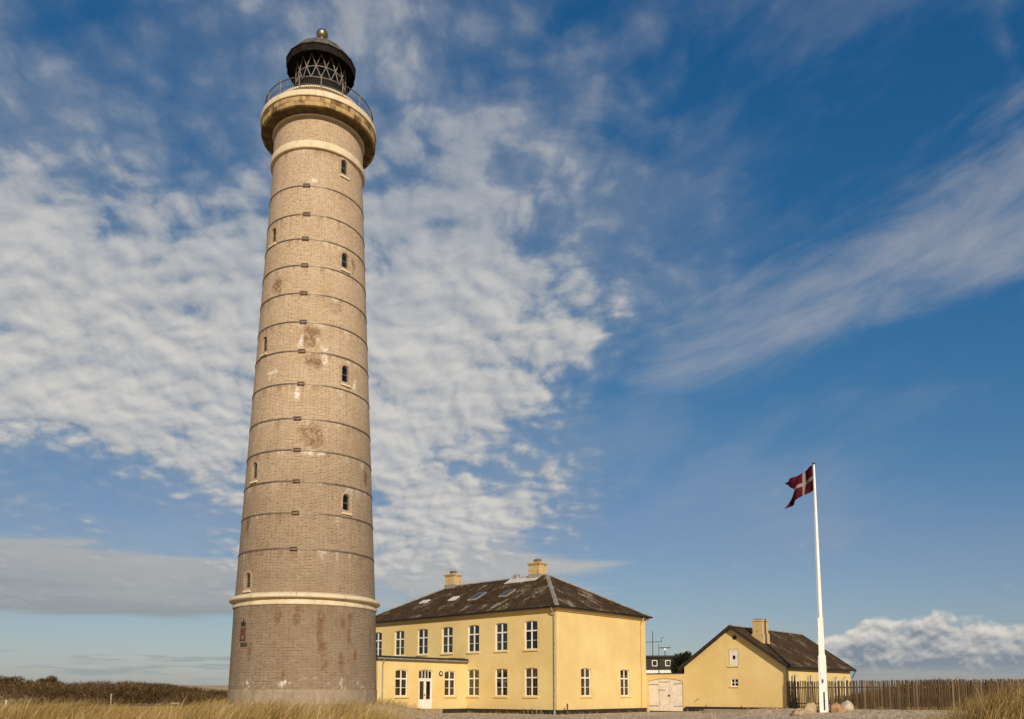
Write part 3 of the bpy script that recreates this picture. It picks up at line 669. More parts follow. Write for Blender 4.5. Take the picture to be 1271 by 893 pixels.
# royal cypher, crown and date on the landward side of the base
def wrap(mb, name, mat_, parent, tc_, rf, off=0.03, x0=0.0):
    out = []
    for x, y, z in mb.v:
        r_ = rf(z) + off - y; a_ = R(tc_) + (x - x0) / rf(z); out.append((r_ * math.sin(a_), -r_ * math.cos(a_), z))
    mb.v = out
    return mb.build(name, mat_, parent)
cy = MB(); y0, y1 = -0.03, 0.05
for x0_, x1_, z0, z1 in ((-0.26, -0.14, 4.92, 5.62), (0.10, 0.22, 4.92, 5.62), (-0.26, 0.22, 5.50, 5.62), (-0.14, 0.10, 5.20, 5.30), (-0.30, 0.28, 4.84, 4.94)): cy.box(x0_, x1_, y0 + 0.004 * x0_, y1, z0, z1)
cy.add([(-0.14, y0, 5.30), (-0.04, y0, 5.30), (0.10, y0, 5.52), (0.02, y0, 5.56)], [(0, 1, 2, 3)])
em = wrap(cy, 'cypher', RED, LH, -53.8, rbase)
em['label'] = 'red painted royal cypher on the tower wall'
cr = MB().prism([(-0.2, 5.74), (0.2, 5.74), (0.24, 5.98), (0.12, 5.88), (0.0, 6.04), (-0.12, 5.88), (-0.24, 5.98)], y0, y1).box(-0.035, 0.035, y0 - 0.005, y1, 6.0, 6.12)
wrap(cr, 'crown', BLACKPAINT, em, -54.2, rbase)
def text_mb(body, size):
    cu = bpy.data.curves.new('lettering', 'FONT'); cu.body = body; cu.size = size; cu.extrude = 0.015; cu.align_x = 'CENTER'
    to = bpy.data.objects.new('lettering', cu); COL.objects.link(to); bpy.context.view_layer.update()
    me = bpy.data.meshes.new_from_object(to.evaluated_get(bpy.context.evaluated_depsgraph_get())); bpy.data.objects.remove(to, do_unlink=True)
    mb = MB(); mb.add([(v.co.x, -v.co.z, v.co.y) for v in me.vertices], [tuple(p.vertices) for p in me.polygons]); bpy.data.meshes.remove(me); return mb
tx_ = text_mb('1858', 0.36); tx_.v = [(x, y, z + 4.46) for x, y, z in tx_.v]
wrap(tx_, 'numerals', BLACKPAINT, em, -53.0, rbase, 0.02)

# ------------------------------------------------------------------ windows and doors of the yellow houses
_wcache = {}
def window(parent, w_, h_, rise, loc, rz, curtain=None, bars=True, sill=True):
    """casement window: frame mesh with panes, sill and (sometimes) a curtain below it; local -Y looks out"""
    key = (w_, h_, rise, bars)
    if key not in _wcache:
        f = MB(); arch_frame(f, w_ + 0.02, h_ + 0.01, rise, 0.075, -0.05, 0.04)
        zt = h_ * 0.655; f.box(-w_ / 2 + .06, w_ / 2 - .06, -0.06, 0.03, zt - 0.055, zt + 0.055); f.box(-0.05, 0.05, -0.065, 0.03, 0.05, zt - 0.055); f.box(-0.045, 0.045, -0.065, 0.03, zt + 0.055, h_ - 0.06)
        if bars:
            zb = h_ * 0.32; f.box(-w_ / 2 + .06, -0.05, -0.035, 0.02, zb - 0.018, zb + 0.018); f.box(0.05, w_ / 2 - .06, -0.035, 0.02, zb - 0.018, zb + 0.018)
        lo = [(0.06, h_ * 0.32), (h_ * 0.32, zt)] if bars else [(0.06, zt)]
        hwp = w_ / 2 - 0.055
        pm = {}
        for i, (a, b_) in enumerate(lo + [(zt, h_ - 0.07 - (0 if rise < 0.1 else 0.03))]): pm[i] = MB().box(0.0, hwp, -0.004, 0.0, a, b_).mesh('pane', GLASS)
        sl = MB().bbox(-w_ / 2 - 0.12, w_ / 2 + 0.12, -0.25, 0.0, -0.13, -0.012, 0.012).mesh('sill', PLASTER)
        cu = MB(); n = 14; vs = []
        for i in range(n + 1): x = -0.28 + 0.56 * i / n; y = 0.03 * math.sin(i * 1.9); vs += [(x, y, 0.06), (x * 0.9, y, h_ - 0.12)]
        cu.add(vs, [(2 * i, 2 * i + 2, 2 * i + 3, 2 * i + 1) for i in range(n)])
        _wcache[key] = (f.mesh('window', WHITE), pm, sl, cu.mesh('curtain', CURT))
    fm, pm, sl, cm = _wcache[key]
    o = link('window', fm, parent, loc, (0, 0, rz))
    for i in pm:
        a = link('pane', pm[i], o, (0.0, 0, 0), (0, RNG.uniform(-.004, .004), RNG.uniform(-.025, .025)))
        b_ = link('pane', pm[i], o, (0.0, 0, 0), (0, 0, RNG.uniform(-.025, .025)), (-1, 1, 1))
    if sill: link('sill', sl, o)
    if curtain:
        for s_ in curtain: link('curtain', cm, o, (s_ * (w_ / 2 - 0.28), 0.14, 0))
    return o

# ------------------------------------------------------------------ big yellow house (local: x right along the front, y back)
HO = empty('yellow_house', (HC[0], HC[1], 0), HROT)
tag(HO, 'large two-storey yellow house with hipped slate roof beside the lighthouse', 'house')
WT, WH, RISE, REC = 1.36, 2.26, 0.075, 0.16
z_lo, z_hi = 1.41, 5.13
fcols = [-(2.636 + 3.233 * k) for k in range(7)]          # right to left
fops = [(x - WT / 2, x + WT / 2, z_hi, z_hi + 2.31, RISE) for x in fcols] + [(x - WT / 2, x + WT / 2, z_lo, z_lo + WH, RISE) for x in fcols[:3]]
front = panel(-HL, 0, 0.36, HWALL, fops, lambda u, z, d: (u, d, z), depth=0.22)
link('front_wall', panel_mesh('front_wall', [front], PLASTER), HO)
eops = [(y - WT / 2, y + WT / 2, z_lo, z_lo + WH, RISE) for y in (3.78, 9.345)]
link('end_wall', panel_mesh('end_wall', [panel(0, HW, 0.36, HWALL, eops, lambda u, z, d: (-d, u, z), depth=0.22)], PLASTER), HO)
link('back_wall', panel_mesh('back_wall', [panel(-HL, 0, 0.36, HWALL, [], lambda u, z, d: (-u - HL, HW - d, z))], PLASTER), HO)
link('far_wall', panel_mesh('far_wall', [panel(0, HW, 0.36, HWALL, [], lambda u, z, d: (-HL + d, HW - u, z))], PLASTER), HO)
MB().box(-HL - .012, 0.012, -0.012, HW + 0.012, -0.4, 0.362).build('plinth', BLACKP, HO)
for i, x in enumerate(fcols):
    window(HO, WT, 2.31, RISE, (x, REC, z_hi), 0, [(1,), (-1, 1), (-1,), (-1, 1), (1,), (-1, 1), (1,)][i])
for i, x in enumerate(fcols[:3]): window(HO, WT, WH, RISE, (x, REC, z_lo), 0, [(-1, 1), (1,), (-1, 1)][i])
for i, y in enumerate((3.78, 9.345)): window(HO, WT, WH, RISE, (-REC, y, z_lo), R(90), [(1,), (-1, 1)][i])
# cornice under the eaves (two steps)
MB().box(-HL - .14, .14, -.14, HW + .14, 8.10, 8.20).build('cornice', PLASTER, HO)
MB().box(-HL - .26, .26, -.26, HW + .26, 8.203, 8.31).build('cornice', PLASTER, HO)
# hipped roof
OV = 0.42; ze, zr = 8.32, 12.22; hx = 6.15
def hip_roof(name, x0, x1, y0, y1, ze, zr, hx, mat_, parent, th=0.13):
    ym = (y0 + y1) / 2
    top = [(x0, y0, ze + th), (x1, y0, ze + th), (x1, y1, ze + th), (x0, y1, ze + th), (x0 + hx, ym, zr), (x1 - hx, ym, zr)]
    bot = [(x, y, ze) for x, y, _ in top[:4]]
    me = MB().add(top + bot, [(0, 1, 5, 4), (1, 2, 5), (2, 3, 4, 5), (3, 0, 4), (9, 8, 7, 6), (0, 6, 7, 1), (1, 7, 8, 2), (2, 8, 9, 3), (3, 9, 6, 0)]).mesh(name, mat_)
    slope_uv(me); return link(name, me, parent), top
rf, rt = hip_roof('roof', -HL - OV, OV, -OV, HW + OV, ze, zr, hx + OV, ROOF, HO)
def strip(name, p, q, w_, up, mat_, parent, th=0.05):
    """capping strip laid along a hip or ridge"""
    p, q = Vector(p), Vector(q); d = (q - p).normalized(); side = d.cross(Vector((0, 0, 1))).normalized(); n = side.cross(d)
    vs = []
    for b_ in (p, q): vs += [b_ - side * w_ - n * (w_ * 0.42), b_ + n * th, b_ + side * w_ - n * (w_ * 0.42), b_ - n * (w_ * 0.5)]
    return MB().add(vs, [(0, 1, 5, 4), (1, 2, 6, 5), (2, 3, 7, 6), (3, 0, 4, 7), (3, 2, 1, 0), (4, 5, 6, 7)]).build(name, mat_, parent)
strip('hip_cap', rt[1], rt[5], 0.20, 1, ZINC, rf, 0.06); strip('hip_cap', rt[0], rt[4], 0.20, 1, ZINC, rf, 0.06)
strip('hip_cap', rt[2], rt[5], 0.16, 1, ZINC, rf, 0.05); strip('hip_cap', rt[3], rt[4], 0.16, 1, ZINC, rf, 0.05)
strip('ridge_cap', rt[4], rt[5], 0.18, 1, ZINC, rf, 0.05)
sl_ = (zr - ze - 0.13) / (HW / 2 + OV)
def on_roof(x, y, up=0.0): return Vector((x, y, ze + 0.13 + (y + OV) * sl_ + up))
def roof_plate(name, x0, x1, y0, y1, up, th, mat_, parent):
    """plate lying on the front slope"""
    vs = [on_roof(x0, y0, up - th), on_roof(x1, y0, up - th), on_roof(x1, y1, up - th), on_roof(x0, y1, up - th), on_roof(x0, y0, up), on_roof(x1, y0, up), on_roof(x1, y1, up), on_roof(x0, y1, up)]
    return MB().add(vs, [(0, 3, 2, 1), (4, 5, 6, 7), (0, 1, 5, 4), (1, 2, 6, 5), (2, 3, 7, 6), (3, 0, 4, 7)]).build(name, mat_, parent)
PALEZ = simple('pale_zinc', (0.62, 0.58, 0.52), 0.5, 0.1, 0.10, 2)
roof_plate('ridge_sheet', -10.4, -6.6, 5.25, 6.20, 0.03, 0.05, PALEZ, rf)
DGL = simple('skylight_pane', (0.035, 0.035, 0.035), 0.35, 0.0, 0.2, 3)
for x0, x1, y0, y1, mt in ((-19.2, -18.2, 2.75, 3.30, PALEZ), (-15.1, -14.2, 2.65, 3.35, PALEZ), (-12.15, -11.0, 2.25, 3.60, DGL), (-8.35, -7.35, 2.3, 3.5, DGL)):
    fr_ = roof_plate('skylight', x0, x1, y0, y1, 0.10, 0.14, ZINC if mt is DGL else PALEZ, rf)
    roof_plate('skylight_glass', x0 + .09, x1 - .09, y0 + .09, y1 - .09, 0.115, 0.03, mt, rf)
def chimney(parent, x, y, zb, w_, d_, zt, pot=True):
    o = MB()
    o.box(x - w_ / 2, x + w_ / 2, y - d_ / 2, y + d_ / 2, zb, zt - 0.22)
    o.box(x - w_ / 2 - .06, x + w_ / 2 + .06, y - d_ / 2 - .06, y + d_ / 2 + .06, zt - 0.22, zt - 0.12); o.box(x - w_ / 2 - .12, x + w_ / 2 + .12, y - d_ / 2 - .12, y + d_ / 2 + .12, zt - 0.12, zt)
    c_ = o.build('chimney', YBRICK, parent)
    MB().box(x - w_ / 2 - .035, x + w_ / 2 + .035, y - d_ / 2 - .035, y + d_ / 2 + .035, zb, zb + 0.55).build('flashing', ZINC, c_)
    if pot: MB().bbox(x - .30, x + .30, y - .26, y + .26, zt - 0.01, zt + 0.36, 0.06).build('chimney_cap', simple('sooty_stone', (0.16, 0.115, 0.075), 0.9, 0, 0.3, 4) if 'sooty_stone' not in MATS else MATS['sooty_stone'], c_)
chimney(rf, -7.25, HW / 2, 11.75, 1.25, 1.05, 13.35); chimney(rf, -18.2, HW / 2, 11.75, 1.25, 1.05, 13.35)
MB().bbox(-10.1, -9.5, HW / 2 - .2, HW / 2 + .2, 12.1, 12.55, 0.05).build('roof_vent', ZINC, rf)
# gutters and downpipes
def gutter(parent, p, q, name='gutter'):
    MB().tube(p, q, 0.075, n=8).build(name, HANDLE if name == 'gutter' else ZINC, parent)
gutter(HO, (-HL - OV, -OV - .06, ze + .06), (OV, -OV - .06, ze + .06)); gutter(HO, (OV + .06, -OV, ze + .06), (OV + .06, HW + OV, ze + .06))
MB().path([(-0.16, -OV - .04, ze), (-0.16, -OV, ze - .15), (-0.16, -0.10, ze - .55), (-0.16, -0.10, 0.10)], 0.055, 8).bbox(-.24, -.08, -.18, -.02, 0.0, 0.25).build('downpipe', ZINC, HO, 60)
MB().path([(OV, HW - .85, ze), (0.30, HW - .85, ze - .25), (0.09, HW - .85, ze - .75), (0.09, HW - .80, 0.35)], 0.055, 8).build('downpipe', PIPE_Y, HO, 60)

# ------------------------------------------------------------------ flat-roofed annex in front of the house (its door side looks right)
AX0, AX1, AY = -16.6, -9.90, -9.65
AN = empty('annex', house_pt(AX1, 0), HROT)
tag(AN, 'low flat-roofed yellow annex with white door between lighthouse and big house', 'annex')
AH = 4.36; dxw = AX1
aops = [(-7.86, -6.62, 1.41, 3.52, .09), (-2.565, -1.33, 1.41, 3.52, .09), (-5.42, -3.88, 0.42, 3.56, .10)]
link('side_wall', panel_mesh('side_wall', [panel(AY, 0, 0.36, AH, aops, lambda u, z, d: (-d, u, z), depth=0.20)], PLASTER), AN)
link('front_wall', panel_mesh('front_wall', [panel(AX0 - AX1, 0, 0.36, AH, [], lambda u, z, d: (u, AY + d, z))], PLASTER), AN)
link('far_wall', panel_mesh('far_wall', [panel(0, -AY, 0.36, AH, [], lambda u, z, d: (AX0 - AX1 + d, -u, z))], PLASTER), AN)
MB().box(AX0 - AX1 - .012, 0.012, AY - .012, -0.02, -0.3, 0.362).build('plinth', BLACKP, AN)
ar = MB().box(AX0 - AX1 - .2, 0.20, AY - .2, -0.01, AH + .002, AH + .10).build('roof', FELT, AN)
MB().box(0.20, 0.235, AY - .23, -0.012, AH - .06, AH + .19).build('fascia', FELT, ar)
MB().box(AX0 - AX1 - .2, 0.20, AY - .235, AY - .2, AH - .06, AH + .19).build('fascia', FELT, ar)
MB().tube((0.28, AY - .23, AH - .02), (0.28, -0.01, AH - .04), 0.06, n=8).build('gutter', ZINC, ar)
MB().box(-1.9, -0.2, -1.4, -0.03, AH + .10, AH + .26).build('roof_upstand', FELT, ar)
window(AN, 1.24, 2.11, .09, (-.13, -7.24, 1.41), R(90), (-1, 1)); window(AN, 1.24, 2.11, .09, (-.13, -1.95, 1.41), R(90), (1,))
# double door with a glazed light over it
dw, dh = 1.54, 3.14
df = MB(); arch_frame(df, dw + .02, dh + .01, .10, 0.08, -.05, .05); df.box(-dw / 2 + .06, dw / 2 - .06, -.06, .04, 2.32, 2.44)
for s_ in (-1, 0, 1): df.box(s_ * .34 - .025, s_ * .34 + .025, -.05, .03, 2.44, dh - .09)
do = df.build('door', WHITE, AN, loc=(-.15, -4.65, 0.42), rot=(0, 0, R(90)))
for s_ in (-1, 1):
    lf = MB(); a, b_ = (0.012, dw / 2 - .08) if s_ > 0 else (-dw / 2 + .08, -0.012)
    lf.box(a, b_, -.035, .02, 0.02, 0.62); lf.box(a + .07, b_ - .07, -.05, -.03, .12, .54); lf.box(a, a + .11, -.035, .02, .62, 2.31); lf.box(b_ - .11, b_, -.035, .02, .62, 2.31); lf.box(a + .11, b_ - .11, -.035, .02, 2.20, 2.31)
    lf.box(a, b_, -.036, .02, .62, .74)
    lf.build('door_leaf', WHITE, do); MB().box(a + .1, b_ - .1, -.006, 0, .73, 2.21).build('pane', GLASS, do)
for i in range(4): MB().box(-.68 + i * .34 + .02, -.34 + i * .34 - .02, -.006, 0, 2.43, dh - .1).build('pane', GLASS, do)
MB().box(-.07, -.03, -.09, -.03, 1.02, 1.16).box(-.13, -.03, -.11, -.08, 1.10, 1.13).build('handle', HANDLE, do)
MB().bbox(-.95, .95, -1.15, 0.0, -.42, -.02, .02).build('door_step', PLINTH, do)
lp = MB().add([(0.05 * 0, 0, 0)] * 0, []); 
lo_ = MB().lathe([(0.02, 0), (0.20, 0), (0.22, .03), (0.20, .07), (0.15, .075), (0.14, .05)], 20)
lo_.v = [(-z * -1.0, x, y) for x, y, z in lo_.v]
lamp = lo_.build('wall_lamp', HANDLE, AN, 40, loc=(0.0, -3.02, 3.26))
gl_ = MB().ball((0, 0, 0), 0.135, 16, 10, 0.6); gl_.v = [(z + .05, x, y) for x, y, z in gl_.v]; gl_.build('lamp_glass', simple('opal_glass', (0.55, 0.52, 0.44), 0.3, 0, 0.05, 3), lamp, 60)
MB().path([(0.28, -9.22, AH - .05), (0.09, -9.22, AH - .45), (0.09, -9.22, 0.75), (0.35, -8.75, 0.40), (0.55, -8.4, .28)], 0.05, 8).build('downpipe', ZINC, AN, 60)

# ------------------------------------------------------------------ gateway wall and gate
GY = HW
GW = empty('gateway_wall', house_pt(0, GY), HROT)
tag(GW, 'yellow wall with dark coping linking the big house to the cottage', 'wall')
gops = [(0.18, 3.68, 0.0, 2.93, .26)]
v1 = panel(0.012, 3.86, -0.1, 3.32, gops, lambda u, z, d: (u, d, z), depth=0.30); v2 = panel(0.012, 3.86, -0.1, 3.32, gops, lambda u, z, d: (3.872 - u, 0.42 - d, z), depth=0.0)
link('masonry', panel_mesh('masonry', [v1, v2], PLASTER), GW)
MB().bbox(0.012, 3.86, -.06, .48, 3.322, 3.40, .02).build('coping', FELT, GW)
MB().box(3.69, 3.86, -.012, .02, 0, .40).build('plinth', BLACKP, GW)
GT = empty('double_gate', house_pt(1.93, GY + .10, .10), HROT)
tag(GT, 'off-white wooden double gate with arched top and small wicket door', 'gate')
nb = 14; bwid = 3.46 / nb
def arch_z(x, w_=3.5, zt=2.82, rise=.26):
    rr_ = ((w_ / 2) ** 2 + rise ** 2) / (2 * rise); return zt - rr_ + math.sqrt(max(rr_ ** 2 - x * x, 0))
for i in range(nb):
    x0 = -1.73 + i * bwid + .006; x1 = x0 + bwid - .012
    MB().prism([(x0, 0.02), (x1, 0.02), (x1, arch_z(x1)), ((x0 + x1) / 2, arch_z((x0 + x1) / 2)), (x0, arch_z(x0))], -.02 - .004 * (i % 3), .03).build('board', GATEW, GT)
for x0, x1, z in ((-1.72, -.75, 2.28), (-1.72, -.75, .42), (.8, 1.72, 2.34), (.8, 1.72, .42), (-.62, .30, 2.50), (-.72, -.05, 1.80)):
    MB().box(x0, x1, -.045, -.024, z, z + .045).build('strap_hinge', simple('hinge_metal', (0.12, 0.09, 0.07), 0.6, 0.4, 0.2, 5) if 'hinge_metal' not in MATS else MATS['hinge_metal'], GT)
MB().box(.26, .40, -.09, -.025, 1.28, 1.42).build('latch', HANDLE, GT)
MB().box(.62, 1.02, -.04, -.026, 1.62, 2.12).build('notice', WHITE, GT)
MB().box(-.665, -.65, -.03, -.02, .03, 2.68).box(.40, .415, -.03, -.02, .03, 2.68).build('leaf_gap', HANDLE, GT)

# ------------------------------------------------------------------ cottage
CX0, CX1, CLEN = 3.86, 12.885, 13.9
CT = empty('cottage', house_pt(CX0, GY), HROT)
tag(CT, 'single-storey yellow cottage with steep dark gable roof behind the flagpole', 'house')
cw = CX1 - CX0; cm = cw / 2 - .0; slope = 0.70; zrid = 7.20; zbase = .52
wall_eave = zrid - .14 - slope * cw / 2
g = panel(0, cw, zbase, wall_eave, [(8.17 - CX0 - 0.0, 8.83 - CX0, 2.19, 2.82, .02)], lambda u, z, d: (u, d, z), depth=.16)
# triangle of the gable with the hatch opening cut by strips
hx0, hx1, hz0, hz1 = 8.06 - CX0, 8.90 - CX0, 3.88, 5.27
def gz(x): return zrid - .14 - slope * abs(x - cw / 2)
tri = MB(); xs_ = [0, 1.2, 2.4, hx0, cw / 2 if hx0 < cw / 2 < hx1 else (hx0 + hx1) / 2, hx1, 6.6, 7.8, cw]
for a, b_ in zip(xs_[:-1], xs_[1:]):
    if a >= hx0 - 1e-6 and b_ <= hx1 + 1e-6: tri.add([(a, 0, wall_eave), (b_, 0, wall_eave), (b_, 0, hz0), (a, 0, hz0)], [(0, 1, 2, 3)]).add([(a, 0, hz1), (b_, 0, hz1), (b_, 0, gz(b_)), (a, 0, gz(a))], [(0, 1, 2, 3)])
    else: tri.add([(a, 0, wall_eave), (b_, 0, wall_eave), (b_, 0, max(gz(b_), wall_eave)), (a, 0, max(gz(a), wall_eave))], [(0, 1, 2, 3)])
gv = (tri.v, [(x, z) for x, y, z in tri.v], tri.f)
link('gable_wall', panel_mesh('gable_wall', [g, gv], PLASTER), CT)
bk = MB().add([(0, CLEN, zbase), (cw, CLEN, zbase), (cw, CLEN, wall_eave), (cw / 2, CLEN, zrid - .14), (0, CLEN, wall_eave)], [(4, 3, 2, 1, 0)]); bk.build('back_wall', PLASTER, CT)
sops = [(1.0, 2.1, 1.3, 3.12, .12), (4.2, 5.2, .7, 3.12, .12), (9.9, 10.8, 1.5, 3.12, .12), (11.9, 12.8, 1.5, 3.12, .12)]
link('side_wall', panel_mesh('side_wall', [panel(0, CLEN, zbase, wall_eave, sops, lambda u, z, d: (cw - d, u, z), depth=.18)], PLASTER), CT)
link('far_wall', panel_mesh('far_wall', [panel(0, CLEN, zbase, wall_eave, [], lambda u, z, d: (d, CLEN - u, z))], PLASTER), CT)
for a, b_, c_, d_, r_ in sops: window(CT, b_ - a, d_ - c_, r_, (cw - .12, (a + b_) / 2, c_), R(90), None, d_ - c_ < 2)
MB().box(-.012, cw + .012, -.012, CLEN + .012, -.1, zbase + .002).build('plinth', BLACKP, CT)
OVG, OVE = .38, .36
ro = MB()
for s_ in (-1, 1):
    xe = cw / 2 + s_ * (cw / 2 + OVE); ze_ = zrid - slope * (cw / 2 + OVE); th = .17
    q = [(cw / 2, -OVG, zrid), (xe, -OVG, ze_), (xe, CLEN + .3, ze_), (cw / 2, CLEN + .3, zrid)]
    vs = q + [(x, y, z - th) for x, y, z in q]
    fs = [(0, 1, 2, 3), (7, 6, 5, 4), (0, 4, 5, 1), (1, 5, 6, 2), (2, 6, 7, 3)]
    if s_ < 0: fs = [tuple(reversed(f)) for f in fs]
    ro.add(vs, fs)
me = ro.mesh('roof', ROOF2); slope_uv(me); rc = link('roof', me, CT)
for s_ in (-1, 1):
    xe = cw / 2 + s_ * (cw / 2 + OVE + .02); ze_ = zrid - slope * (cw / 2 + OVE + .02)
    for yb in (-OVG - .035, CLEN + .302):
        MB().add([(cw / 2, yb, zrid + .05), (xe, yb, ze_ + .05), (xe, yb, ze_ - .24), (cw / 2, yb, zrid - .24)] + [(cw / 2, yb + .035, zrid + .05), (xe, yb + .035, ze_ + .05), (xe, yb + .035, ze_ - .24), (cw / 2, yb + .035, zrid - .24)],
                 [(0, 1, 2, 3), (7, 6, 5, 4), (0, 4, 5, 1), (1, 5, 6, 2), (2, 6, 7, 3), (3, 7, 4, 0)]).build('bargeboard', DARKW, rc)
strip('ridge_cap', (cw / 2, -OVG, zrid + .03), (cw / 2, CLEN + .3, zrid + .03), .2, 1, ROOF2 and ZINC, rc, .05)
gx = cw + OVE + .06; gzv = zrid - slope * (cw / 2 + OVE) - .10
MB().tube((gx, -OVG, gzv), (gx, CLEN + .3, gzv), .07, n=8).build('gutter', HANDLE, rc)
MB().path([(gx, CLEN + .1, gzv), (gx - .1, CLEN + .1, gzv - .3), (cw + .1, CLEN + .12, gzv - .7)], .04, 6).build('downpipe', HANDLE, CT)
chx0, chx1, chy0, chy1 = 9.60 - CX0, 10.43 - CX0, 13.95 - GY, 15.10 - GY
ch = MB().box(chx0, chx1, chy0, chy1, 5.0, 7.55).box(chx0 - .05, chx1 + .05, chy0 - .05, chy1 + .05, 7.55, 7.70).box(chx0 - .07, chx1 + .07, chy0 - .07, chy1 + .07, 5.0, 6.55).build('chimney', YBRICK, rc)
MB().box(chx0 + .08, chx1 - .08, chy0 + .08, chy1 - .08, 7.70, 7.76).build('chimney_cap', FELT, ch)
# hatch, small window and vent in the gable
ht = MB().box(hx0 - .01, hx1 + .01, .05, .10, hz0, hz1 + .01).box(hx0 + .02, hx0 + .09, .035, .05, hz0, hz1).box(hx1 - .09, hx1 - .02, .035, .05, hz0, hz1).box(hx0, hx1, .035, .05, hz1 - .1, hz1).build('hatch', GATEW, CT)
MB().box(hx0 + .33, hx0 + .55, .03, .048, hz0 + .55, hz0 + .86).build('pane', GLASS, ht)
MB().box(hx0 + .35, hx0 + .53, .044, .049, hz0 + .57, hz0 + .84).build('opening', BLACKPAINT, ht)
MB().bbox(hx0 - .12, hx1 + .06, -.08, .05, hz0 - .09, hz0 - .004, .01).build('sill', PLASTER, ht)
sw = MB(); arch_frame(sw, .67, .64, .02, .07, -.03, .03); sw.box(-.03, .03, -.035, .03, .05, .6); sw.box(-.3, .3, -.033, .03, .29, .35)
swo = sw.build('window', WHITE, CT, loc=(8.50 - CX0, .09, 2.19))
for ix in (-1, 1):
    for iz in (0, 1): MB().box(min(ix * .03, ix * .27), max(ix * .03, ix * .27), -.006, 0, .06 + iz * .29, .30 + iz * .29).build('pane', GLASS, swo)
MB().bbox(-.42, .38, -.17, 0, -.08, -.004, .01).build('sill', PLASTER, swo)
vt = MB().lathe([(0.01, 0), (.17, 0), (.19, .02), (.17, .04)], 16); vt.v = [(x, -z - .002, y) for x, y, z in vt.v]; vt.build('vent', BLACKPAINT, CT, 40, loc=(8.62 - CX0, 0, 6.22))
MB().path([(.95, -.02, .95), (1.1, -.06, 1.05), (1.35, -.03, 1.22)], .02, 6).build('wall_hook', HANDLE, CT)

# ------------------------------------------------------------------ flagpole, flag, boulders
PX, PY = 22.70, 60.3; PZ = hz(PX, PY)
FP = empty('flagpole', (PX, PY, PZ), R(-20)); tag(FP, 'tall white flagpole with boxed foot standing in gravel before the cottage', 'flagpole')
pole = MB(); 
for z0, z1, r0, r1 in ((0.3, 7, .175, .16), (7, 12, .16, .12), (12, 18.45, .12, .062)): pole.tube((0, 0, z0), (0, 0, z1), r0, r1, 16)
pole.build('pole', POLE, FP, 50)
def taper(mb, z0, z1, a0, a1, b0, b1):
    vs = [(-a0, -b0, z0), (a0, -b0, z0), (a0, b0, z0), (-a0, b0, z0), (-a1, -b1, z1), (a1, -b1, z1), (a1, b1, z1), (-a1, b1, z1)]
    return mb.add(vs, [(0, 3, 2, 1), (4, 5, 6, 7), (0, 1, 5, 4), (1, 2, 6, 5), (2, 3, 7, 6), (3, 0, 4, 7)])
taper(MB(), -.1, 4.05, .30, .265, .22, .20).build('casing', POLE, FP); taper(MB(), 4.05, 4.22, .265, .20, .20, .17).build('casing', POLE, FP); taper(MB(), 4.22, 6.85, .20, .185, .18, .17).build('casing', POLE, FP)
MB().ball((0, 0, 18.52), .13, 14, 10, .7).build('truck', RED, FP, 60)
MB().box(-.05, .05, -.28, -.2, 2.2, 2.28).box(-.02, .02, -.32, -.26, 2.1, 2.4).build('cleat', HANDLE, FP)
MB().path([(-.08, -.27, 2.3), (-.20, -.24, 4.0), (-.17, -.17, 7.0), (-.075, -.08, 18.3)], .009, 4).build('halyard', WHITE, FP)
MB().box(.03, .09, -.30, -.225, .15, 1.45).build('hasp', HANDLE, FP)
# swallow-tailed flag blowing away and to the left
FL_H, FL_L, nu, nv = 1.95, 2.7, 46, 26
fw = Vector((-2.1, 2.6, -1.0)).normalized(); vs, uvl = [], []
for i in range(nu + 1):
    for j in range(nv + 1):
        u, v = i / nu, j / nv
        # the swallow tail: pull the fly edge in towards the middle
        cut = 0.60 + 0.40 * abs(2 * v - 1) ** 1.0
        s_ = u * (cut if True else 1)
        d = s_ * FL_L
        sag = -0.16 * s_ - 0.16 * s_ * s_ * (1 - v) + 0.10 * math.sin(6 * s_ + 2 * v) * s_
        rip = (0.20 * math.sin(9.0 * s_ - 1.8 * v + 0.6) + 0.08 * math.sin(19 * s_ + 4 * v)) * min(1, s_ * 3)
        nrm = Vector((fw.y, -fw.x, 0)).normalized()
        p = fw * (d * 0.97) + Vector((0, 0, (v - 0.5) * FL_H * (1 - 0.10 * s_) + sag)) + nrm * rip
        vs.append((p.x - .10, p.y, p.z)); uvl.append((s_, v))
fs = [(i * (nv + 1) + j, (i + 1) * (nv + 1) + j, (i + 1) * (nv + 1) + j + 1, i * (nv + 1) + j + 1) for i in range(nu) for j in range(nv)]
me = bpy.data.meshes.new('flag'); me.from_pydata(vs, [], fs); me.materials.append(FLAG); lay = me.uv_layers.new(name='UVMap')
for l in me.loops: lay.data[l.index].uv = uvl[l.vertex_index]
me.polygons.foreach_set('use_smooth', [True] * len(me.polygons))
fl = link('flag', me, None, (PX, PY, PZ + 18.42 - FL_H / 2)); tag(fl, 'red swallow-tailed flag with white cross flying at the pole top', 'flag')
from mathutils import noise as mnoise
